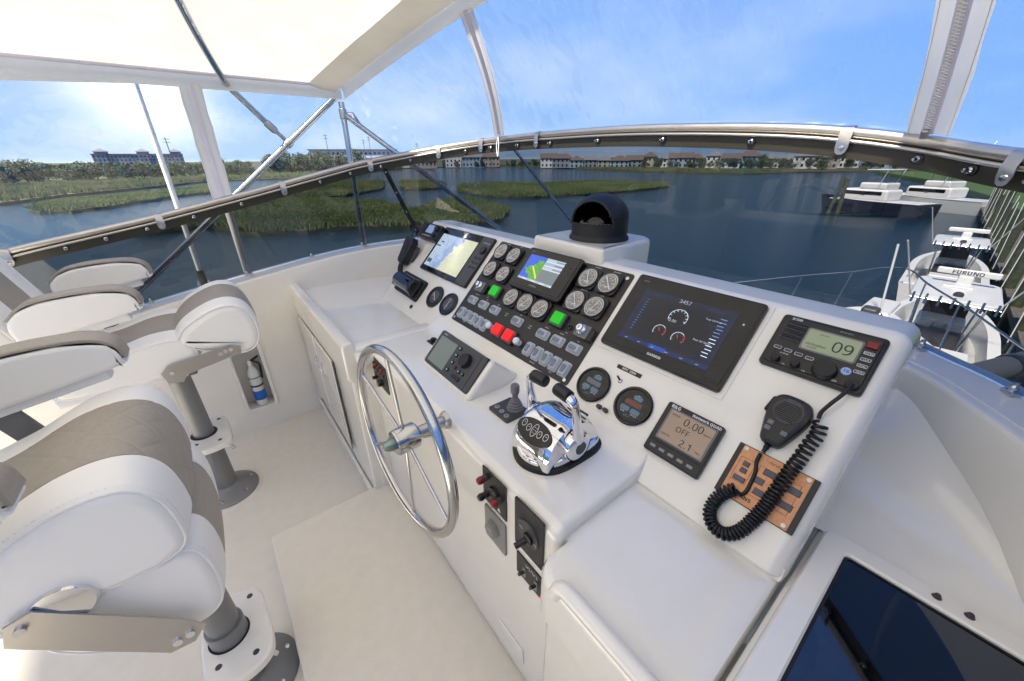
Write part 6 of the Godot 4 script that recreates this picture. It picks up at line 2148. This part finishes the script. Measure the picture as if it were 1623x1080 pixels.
func build_outside() -> void:
	var w := PlaneMesh.new()
	w.size = Vector2(7000, 7000)
	struct("water", w, "water", "rippled blue-green creek water", at(Vector3(0, WATER_Y, -1500)))
	var gy := WATER_Y + 0.45
	var isl := [
		[[Vector2(-51.5, 5.2), Vector2(-51.8, 0.0), Vector2(-43.2, -4.6), Vector2(-41.8, -11.8), Vector2(-38.2, -17.1), Vector2(-41.8, -21.2), Vector2(-62.0, -22.0), Vector2(-74.0, -17.6), Vector2(-82.0, -10.0), Vector2(-64.0, 1.0), Vector2(-58.0, 5.6)], "broad marsh bed with a ragged edge abeam of the port windscreen", 10.0],
		[[Vector2(-48.2, -22.3), Vector2(-58.0, -30.8), Vector2(-55.4, -35.2), Vector2(-43.5, -32.6), Vector2(-36.2, -26.2), Vector2(-35.5, -21.6), Vector2(-39.6, -20.1)], "rounded marsh bed just behind the radio end of the console", 10.0],
		[[Vector2(-82.0, -11.1), Vector2(-80.2, -15.8), Vector2(-83.9, -24.9), Vector2(-97.3, -35.8), Vector2(-130.2, -47.4), Vector2(-135.0, -39.0), Vector2(-112.0, -22.2)], "long marsh tongue beyond the broad marsh bed", 6.0],
		[[Vector2(-91.5, -39.0), Vector2(-89.0, -47.6), Vector2(-108.1, -57.6), Vector2(-122.5, -52.5)], "small marsh islet between two larger beds", 6.0],
		[[Vector2(-86.3, -50.5), Vector2(-94.8, -62.6), Vector2(-82.6, -75.0), Vector2(-76.3, -93.7), Vector2(-58.5, -95.7), Vector2(-52.7, -82.6), Vector2(-51.7, -63.9), Vector2(-54.2, -49.3), Vector2(-64.2, -42.2)], "oval marsh island in open water ahead of the compass", 6.0],
		[[Vector2(-90.5, 20.0), Vector2(-103.7, 18.8), Vector2(-113.3, 11.4), Vector2(-137.0, -4.4), Vector2(-114.9, -3.2), Vector2(-98.0, 5.9), Vector2(-83.9, 12.4), Vector2(-83.3, 17.1)], "narrow marsh spit in front of the wooded shore", 6.0]]
	for q in isl:
		var sp := smooth_poly(q[0])
		land("marsh_island", sp, gy, "marsh_mud", "muddy base of the " + q[1])
		grass(sp, gy, q[2], "green grass on the " + q[1])
	var shore := [Vector2(-95, 120), Vector2(-98, 60), Vector2(-103.6, 26.0), Vector2(-120.7, 21.5), Vector2(-135.5, 13.2), Vector2(-174.9, -6.2), Vector2(-173.6, -31.6), Vector2(-233.5, -71.4), Vector2(-293.5, -126.9), Vector2(-325.1, -215.3), Vector2(-235.6, -213.5), Vector2(-155.9, -190.5), Vector2(-107.2, -176.5), Vector2(-73.5, -176.0), Vector2(-64.4, -214.2), Vector2(-50, -240)]
	var ring := shore.duplicate()
	ring.append_array([Vector2(200, -300), Vector2(900, -800), Vector2(900, -3000), Vector2(-3000, -3000), Vector2(-3000, 900), Vector2(-200, 900)])
	land("far_shore", ring, gy + 0.1, "far_land", "flat marshy land along the far side of the creek")
	grass([Vector2(-98, 60), Vector2(-103.6, 26.0), Vector2(-120.7, 21.5), Vector2(-135.5, 13.2), Vector2(-174.9, -6.2), Vector2(-200, -10), Vector2(-190, 20), Vector2(-165, 50), Vector2(-150, 80)], gy + 0.1, 1.0, "marsh grass fringing the wooded port shore", 1.0, 0.5)
	grass([Vector2(-174.9, -6.2), Vector2(-173.6, -31.6), Vector2(-233.5, -71.4), Vector2(-293.5, -126.9), Vector2(-340, -130), Vector2(-280, -50), Vector2(-220, -8)], gy + 0.1, 0.5, "marsh grass along the bank below the long white building", 1.1, 0.3)
	grass([Vector2(-325, -216), Vector2(-235.6, -213.5), Vector2(-155.9, -190.5), Vector2(-107.2, -176.5), Vector2(-73.5, -176.0), Vector2(-70, -205), Vector2(-120, -215), Vector2(-200, -235), Vector2(-310, -250)], gy + 0.1, 0.5, "marsh grass fringe in front of the far row of houses", 1.1, 0.3)
	land("bank_lawn", [Vector2(5.5, -6), Vector2(4.2, -30), Vector2(1.5, -60), Vector2(-2.5, -90), Vector2(-14, -140), Vector2(-40, -215), Vector2(60, -260), Vector2(120, -120), Vector2(90, -6)], WATER_Y + 1.0, "lawn", "grassy bank behind the dock")
	# trees: four kinds made once, then copied
	var kinds := []
	var tree_spots := []
	for i in 96:
		var f := i / 95.0
		var br := 0.0
		var dd := 0.0
		if f < 0.72:
			br = lerpf(-110, -84, f / 0.72) + rng.randf_range(-0.7, 0.7)
			dd = lerpf(182, 215, f / 0.72) + rng.randf_range(-8, 26)
		else:
			br = lerpf(-82.5, -72.5, (f - 0.72) / 0.28) + rng.randf_range(-0.5, 0.5)
			dd = 235 + rng.randf_range(-8, 20)
		tree_spots.append([br, dd, rng.randf_range(0.7, 1.05) * (0.66 if f < 0.72 else 1.0)])
	for k in 4:
		var o := thing("shore_tree", "dense dark green tree in the wood beyond the marsh", "tree", Transform3D(), "wood beyond the marsh")
		part(o, "trunk", taper_tube([[Vector3(0, -0.3, 0), 0.28], [Vector3(0.1, 2.5, 0), 0.2], [Vector3(-0.1, 5.0, 0.1), 0.12], [Vector3(0, 7.0, 0), 0.05]], 7), "bark")
		part(o, "crown", crown_mesh(8.5 + k, 6.5 - k * 0.4, 12, 1500, 0.34), "leaf")
		kinds.append(o)
	for i in tree_spots.size():
		var s: Array = tree_spots[i]
		var xf := Transform3D(Basis(Vector3.UP, rng.randf() * TAU).scaled(Vector3(s[2] * 1.25, s[2], s[2] * 1.25)), far(s[0], s[1], 0.5))
		if i < 4:
			kinds[i].transform = xf
		else:
			copy_of(kinds[i % 4], "shore_tree", xf)
	var far_spots := []
	for i in 90:
		far_spots.append([lerpf(-66, -6, i / 89.0) + rng.randf_range(-0.6, 0.6), 330 + rng.randf_range(-15, 40) if i < 47 else 256 + rng.randf_range(-8, 20), rng.randf_range(0.35, 0.7)])
	for i in far_spots.size():
		var s: Array = far_spots[i]
		var c := copy_of(kinds[i % 4], "garden_tree", Transform3D(Basis(Vector3.UP, rng.randf() * TAU).scaled(Vector3.ONE * s[2]), far(s[0], s[1], 0.5)), "small round tree among the houses on the far shore")
		c.set_meta("group", "trees among the far houses")
	# buildings
	var gx := far(-93.5, 700, 0.6)
	var gb := thing("gabled_apartment_block", "long grey apartment block with three gabled turrets behind the wood", "building", Transform3D(Basis(Vector3.UP, deg_to_rad(86)), gx))
	part(gb, "wall", rbox(Vector3(84, 13, 14), 0.1), "wall_grey", at(Vector3(0, 6.5, 0)))
	part(gb, "roof", rbox(Vector3(85, 1.6, 15), 0.2), "roof_grey", at(Vector3(0, 13.6, 0)))
	for tx in [-34.0, 4.0, 36.0]:
		var tw := part(gb, "turret", rbox(Vector3(10, 16.5, 15.5), 0.1), "wall_grey", at(Vector3(tx, 8.25, 0)))
		var t := PackedVector3Array()
		var a := Vector3(-6.5, 8.3, 8.5)
		var b := Vector3(6.5, 8.3, 8.5)
		var c := Vector3(6.5, 8.3, -8.5)
		var d := Vector3(-6.5, 8.3, -8.5)
		var r0 := Vector3(0, 11.6, 4)
		var r1 := Vector3(0, 11.6, -4)
		t.append_array([a, r0, b, c, r1, d])
		quad(t, b, r0, r1, c)
		quad(t, d, r1, r0, a)
		quad(t, a, b, c, d)
		part(tw, "turret_roof", mk(t, 20), "roof_grey")
	var win := rbox(Vector3(1.6, 1.5, 0.2), 0.02)
	for s in 3:
		for i in 22:
			part(gb, "window", win, "window_dark", at(Vector3(-40 + i * 3.8, 4.0 + s * 3.6, 7.0 if absf(-40 + i * 3.8 - 4.0) > 6 and absf(-40 + i * 3.8 + 34) > 6 and absf(-40 + i * 3.8 - 36) > 6 else 7.8)))
	var wb := thing("long_white_building", "long low white building with a row of windows beyond the marsh", "building", Transform3D(Basis(Vector3.UP, deg_to_rad(72)), far(-72.5, 350, 0.6)))
	part(wb, "wall", rbox(Vector3(62, 12.5, 14), 0.1), "wall_white", at(Vector3(0, 6.25, 0)))
	part(wb, "roof", rbox(Vector3(64, 0.7, 16), 0.1), "roof_grey", at(Vector3(0, 12.8, 0)))
	for s in 3:
		for i in 18:
			part(wb, "window", win, "window_dark", at(Vector3(-28 + i * 3.3, 2.6 + s * 3.8, 7.0)))
	build_house("white two-storey house with grey hip roof near the long white building", -67.0, 330, 13, 10, 8, 2, "wall_white", "roof_grey")
	build_house("low red-roofed house behind the windscreen rail", -63.8, 300, 16, 9, 5, 1, "wall_tan", "roof_red")
	build_house("tall white house with brown hip roof beside the forward brace", -60.0, 330, 12, 10, 9, 3, "wall_white", "roof_brown")
	build_house("grey-blue house with gabled grey roof on the far shore", -57.6, 330, 14, 10, 7, 2, "wall_blue", "roof_grey", false)
	build_house("tan two-storey house with brown roof on the far shore", -55.0, 340, 15, 10, 7, 2, "wall_tan", "roof_brown")
	var walls := ["wall_white", "wall_grey", "wall_tan", "wall_blue"]
	var roofs := ["roof_grey", "roof_brown", "roof_grey", "roof_red"]
	var wn := ["white", "grey", "tan", "blue-grey"]
	var rn := ["grey", "brown", "slate grey", "red"]
	for i in 22:
		var br := lerpf(-47, -7.5, i / 21.0)
		var a := rng.randi() % 4
		var b := rng.randi() % 3
		build_house("%s house with %s roof in the row across the open water" % [wn[a], rn[b]], br, 275 + rng.randf_range(-8, 25), rng.randf_range(8, 14), 9, rng.randf_range(4.0, 6.5), 2, walls[a], roofs[b], i % 3 != 0)
	for n in get_children():
		if String(n.name).begins_with("waterside_house") and String(n.get_meta("label")).ends_with("open water"):
			n.set_meta("group", "row of houses across the water")
	# utility poles
	var pole := thing("utility_pole", "wooden utility pole with crossarms above the far marsh", "utility pole", Transform3D(), "utility poles along the far marsh")
	part(pole, "shaft", lathe([[0.2, 0.0], [0.14, 14.0]], 8), "pole_wood", at(Vector3.ZERO, Vector3(-PI / 2, 0, 0)))
	for y in [12.2, 13.3]:
		part(pole, "crossarm", rbox(Vector3(2.6, 0.16, 0.16), 0.02), "pole_wood", at(Vector3(0, y, 0.2)))
	var ps := [[-91.0, 240.0, 1.1], [-75.5, 300.0, 1.5], [-73.0, 300.0, 1.5], [-71.2, 330.0, 1.4], [-70.5, 330.0, 1.55], [-64.6, 320.0, 1.2], [-55.8, 330.0, 1.2]]
	for i in ps.size():
		var xf := Transform3D(Basis(Vector3.UP, -deg_to_rad(ps[i][0])).scaled(Vector3(1, ps[i][2], 1)), far(ps[i][0], ps[i][1], 0.5))
		if i == 0:
			pole.transform = xf
		else:
			copy_of(pole, "utility_pole", xf)
	# boats and dock to starboard of the bow
	build_sport_boat("white open fishing boat with a lettered radar bar on its hardtop", Transform3D(Basis(Vector3.UP, 0.06), Vector3(-0.42, WATER_Y, -18.6)), true)
	build_sport_boat("white open fishing boat moored ahead of the boat with the lettered radar", Transform3D(Basis(Vector3.UP, 0.07), Vector3(-1.35, WATER_Y, -30.2)), false)
	build_cruiser("white sport cruiser with navy hull at the end of the dock", Transform3D(Basis(Vector3.UP, 1.25), Vector3(-12.0, WATER_Y, -66)), "hull_navy")
	build_cruiser("white flybridge cruiser moored behind the navy-hulled one", Transform3D(Basis(Vector3.UP, 1.1), Vector3(-7.5, WATER_Y, -76)), "hull_white")
	var dk := thing("dock", "weathered wooden dock running beside the moored boats", "dock")
	var d0 := Vector3(2.4, WATER_Y + 1.0, -12)
	var d1 := Vector3(-3.6, WATER_Y + 1.0, -82)
	var dir := (d1 - d0).normalized()
	var yaw := atan2(-dir.x, -dir.z)
	var plank := rbox(Vector3(1.8, 0.06, 0.27), 0.01)
	for i in 120:
		part(dk, "plank", plank, "dock_wood", Transform3D(Basis(Vector3.UP, yaw + rng.randf_range(-0.01, 0.01)), d0 + dir * (i * 0.29) + Vector3(0.7, rng.randf_range(-0.006, 0.006), 0)))
	part(dk, "far_deck", rbox(Vector3(1.8, 0.06, 36.0), 0.01), "dock_wood", Transform3D(Basis(Vector3.UP, yaw), d0 + dir * (34.8 + 18.0) + Vector3(0.7, 0, 0)))
	part(dk, "edge_beam", rbox(Vector3(0.12, 0.28, 70), 0.02), "dock_wood", Transform3D(Basis(Vector3.UP, yaw), (d0 + d1) / 2 + Vector3(-0.24, -0.12, 0)))
	var pp := thing("dock_piling", "greenish weathered timber piling with a pale rod fixed beside it, along the dock", "piling", Transform3D(), "pilings along the dock")
	part(pp, "post", lathe([[0.19, -2.0], [0.17, 3.6], [0.15, 3.75], [0.0, 3.78]], 14), "piling", at(Vector3.ZERO, Vector3(-PI / 2, 0, 0)))
	part(pp, "rod", tube([Vector3(-0.25, 0.6, 0.1), Vector3(-0.1, 4.6, -0.3)], 0.018, 6), "white_plastic")
	for i in 16:
		var q := d0 + dir * (2.5 + i * 3.4)
		var xf := Transform3D(Basis(Vector3.UP, rng.randf()).scaled(Vector3(1, rng.randf_range(0.85, 1.1), 1)), Vector3(q.x - 0.15 + rng.randf_range(-0.1, 0.1), WATER_Y, q.z))
		if i == 0:
			pp.transform = xf
		else:
			copy_of(pp, "dock_piling", xf)
	var mp := thing("mooring_piling", "pair of leaning dark pilings standing in the water off the cruiser", "piling", at(Vector3(-14.9, WATER_Y, -62)))
	part(mp, "post", tube([Vector3(0, -1, 0), Vector3(0.4, 4.2, -0.2)], 0.2, 10), "piling")
	part(mp, "post", tube([Vector3(0.9, -1, -0.6), Vector3(0.7, 4.0, -0.6)], 0.2, 10), "piling")
	part(mp, "cross_brace", tube([Vector3(0.25, 3.2, -0.2), Vector3(0.75, 3.1, -0.6)], 0.09, 8), "piling")
	# own foredeck and bow rail
	var fd := thing("foredeck", "white foredeck and bow of the boat below the windscreen", "foredeck")
	var dp := PackedVector2Array()
	for q in spline([Vector2(-3.5, 3.0), Vector2(-3.4, 5.5), Vector2(-2.9, 8.0), Vector2(-2.1, 9.8), Vector2(-1.2, 11.2), Vector2(-0.3, 9.8), Vector2(0.5, 8.0), Vector2(1.0, 5.5), Vector2(1.1, 3.0)], 5):
		dp.append(q)
	part(fd, "deck", extrude(dp, -1.75, -1.25, 0.06), "hull_white", flat_xf(Vector3.ZERO))
	part(fd, "side", extrude(inset_poly(dp, 0.12), WATER_Y - 0.3, -1.74), "hull_white", flat_xf(Vector3.ZERO))
	part(fd, "bow_sprit", rbox(Vector3(0.5, 0.12, 1.2), 0.05), "hull_white", at(Vector3(-1.2, -1.26, -11.2)))
	part(fd, "windlass", rbox(Vector3(0.28, 0.22, 0.3), 0.06, 2), "charcoal", at(Vector3(-1.2, -1.13, -10.2)))
	var br := thing("bow_rail", "stainless bow rail with raked stanchions round the foredeck", "rail")
	for sg in [-1.0, 1.0]:
		var pts := []
		for q in [[1.94, 7.29], [1.73, 7.87], [1.15, 9.3], [0.58, 10.5], [0.26, 11.4], [0.0, 11.75]]:
			pts.append(Vector3(-1.2 + sg * q[0], -0.45, -q[1]))
		pts.push_front(Vector3(-1.2 + sg * 2.1, -0.6, -6.2))
		part(br, "top_tube", tube(spline(pts, 6), 0.016, 8), "stainless")
		for q in [[1.70, 7.7, 1.73, 7.87], [1.15, 9.0, 1.1, 9.3], [0.6, 10.1, 0.55, 10.5]]:
			part(br, "stanchion", tube([Vector3(-1.2 + sg * q[0], -1.25, -q[1]), Vector3(-1.2 + sg * q[2], -0.45, -q[3])], 0.013, 8), "stainless")
	var jt := thing("bow_staff", "thin pale staff standing at the bow behind the radio", "staff", at(Vector3(-1.08, -1.25, -10.5)))
	part(jt, "rod", tube([Vector3.ZERO, Vector3(-0.17, 1.45, 0)], 0.02, 8), "hull_white")
	part(jt, "foot", lathe([[0.05, 0.0], [0.05, 0.03], [0.025, 0.06]], 12), "stainless", at(Vector3.ZERO, Vector3(-PI / 2, 0, 0)))
	var an := thing("whip_antenna", "white whip antenna rising outside the port windscreen", "antenna")
	part(an, "whip", tube([Vector3(-3.3, 0.95, 0.126), Vector3(-3.3, 1.55, 0.114), Vector3(-3.3, 2.6, 0.095)], 0.015, 8), "hull_white")
	part(an, "base", tube([Vector3(-3.3, 0.75, 0.13), Vector3(-3.3, 1.08, 0.124)], 0.024, 10), "charcoal")
	part(an, "mount", rbox(Vector3(0.26, 0.05, 0.08), 0.01), "stainless", at(Vector3(-3.19, 0.98, 0.126)))
	var wp := thing("grab_pole", "short pale pole outside the port windscreen beside the whip antenna", "pole")
	part(wp, "tube", tube([Vector3(-3.15, 1.53, -0.133), Vector3(-3.15, 0.9, -0.131)], 0.022, 10), "hull_white")
	part(wp, "bracket", rbox(Vector3(0.16, 0.05, 0.06), 0.01), "stainless", at(Vector3(-3.12, 0.98, -0.131)))
	var ot := thing("outrigger_pole", "dark grey tube crossing outside the starboard corner of the windscreen", "outrigger")
	part(ot, "tube", tube([Vector3(0.16, 0.44, -3.7), Vector3(0.75, 0.5, -5.1)], 0.07, 14), "charcoal")
	part(ot, "ferrule", lathe([[0.078, 0.0], [0.08, 0.01], [0.08, 0.06], [0.076, 0.07]], 16), "black_satin", seg_xf(Vector3(0.30, 0.455, -4.03), Vector3(0.75, 0.5, -5.1)))
	part(ot, "strut", tube([Vector3(0.17, 0.44, -3.72), Vector3(0.14, -1.3, -3.6)], 0.035, 10), "charcoal")

# ---------------------------------------------------------------- sky
func sky_image() -> Image:
	var w := 1024
	var h := 512
	var im := Image.create(w, h, false, Image.FORMAT_RGBF)
	var n1 := FastNoiseLite.new()
	n1.seed = 77
	n1.frequency = 1.1
	n1.fractal_octaves = 5
	var n2 := FastNoiseLite.new()
	n2.seed = 78
	n2.frequency = 0.6
	n2.fractal_octaves = 3
	for y in h:
		var el := PI / 2 - PI * (y + 0.5) / h
		for x in w:
			var az := TAU * ((x + 0.5) / w)
			var d := Vector3(sin(az) * cos(el), sin(el), -cos(az) * cos(el))
			if SKY_FLIP:
				d = Vector3(-d.x, d.y, -d.z)
			var e := maxf(d.y, 0.0)
			var c := Color(0.097, 0.19, 0.35).lerp(Color(0.033, 0.106, 0.335), pow(clampf(e * 1.6, 0, 1), 0.55))
			# hazy and paler to port
			var port := clampf(0.5 - d.x * 0.5, 0, 1)
			c = c.lerp(Color(0.162, 0.236, 0.34), 0.8 * pow(port, 3) * clampf(1.0 - e * 1.3, 0, 1))
			# cloud veil
			var q := d / (0.35 + e)
			var v := n1.get_noise_3d(q.x * 1.2, q.y, q.z * 1.2) * 0.6 + n2.get_noise_3d(q.x, q.y * 2.0, q.z) * 0.6
			var cl := clampf(v * 1.8 + 0.05, 0, 1) * (0.12 + 0.5 * pow(port, 2)) * clampf(1.0 - e * 0.4, 0, 1)
			c = c.lerp(Color(0.325, 0.352, 0.39), cl * 0.8)
			# the bright thin cloud low over the marsh
			var g := d.dot(Vector3(-0.991, 0.13, 0.02).normalized())
			c = c.lerp(Color(0.58, 0.58, 0.57), clampf(exp((g - 1.0) * 330.0), 0, 1) * clampf(0.8 + 0.6 * v, 0, 1))
			if d.y < 0.0:
				c = Color(0.28, 0.34, 0.36)
			im.set_pixel(x, y, c)
	return im

const SKY_FLIP := false

func _ready() -> void:
	rng.seed = 4242
	var cam := Camera3D.new()
	cam.name = "camera"
	cam.position = Vector3(0, 1.75, 0)
	cam.rotation_order = EULER_ORDER_YXZ
	cam.rotation_degrees = Vector3(-25.69, 52.2, -0.43)
	cam.fov = 83.97
	cam.near = 0.02
	cam.far = 9000.0
	add_child(cam)
	cam.current = true
	var env := Environment.new()
	env.background_mode = Environment.BG_SKY
	var sky := Sky.new()
	var sm := PanoramaSkyMaterial.new()
	sm.panorama = ImageTexture.create_from_image(sky_image())
	sm.energy_multiplier = 1.0
	sky.sky_material = sm
	env.sky = sky
	env.tonemap_mode = Environment.TONE_MAPPER_LINEAR
	env.tonemap_exposure = 3.1
	env.sdfgi_enabled = true
	env.ssao_enabled = true
	env.ssil_enabled = true
	var we := WorldEnvironment.new()
	we.name = "environment"
	we.environment = env
	add_child(we)
	var sun := DirectionalLight3D.new()
	sun.name = "sun"
	sun.light_energy = 1.6
	sun.light_color = Color(1.0, 0.97, 0.92)
	sun.light_angular_distance = 5.0
	sun.shadow_enabled = true
	add_child(sun)
	sun.look_at_from_position(Vector3(0.06, 0.85, 0.52) * 10.0, Vector3.ZERO)
	font_sans = SystemFont.new()
	font_sans.font_names = PackedStringArray(["Droid Sans"])
	font_bold = SystemFont.new()
	font_bold.font_names = PackedStringArray(["Droid Sans"])
	font_bold.font_weight = 700
	make_materials()
	mat("chrome_dark", Color(0.45, 0.47, 0.52), 0.07, 1.0)
	mat("boot_inner_dull", Color(0.52, 0.51, 0.49), 0.45)
	draw_screens()
	build_shell()
	build_canopy()
	build_console()
	build_outside()
	build_switch_panel()
	build_displays()
	build_radios()
	build_ledge()
	build_wheel()
	build_seat("white and taupe pedestal chair with its front bolster raised, by the port wall", -2.31, false)
	build_seat("white and taupe pedestal chair with quilted seat cushion, by the platform step", -1.17, true)
	build_extinguisher()
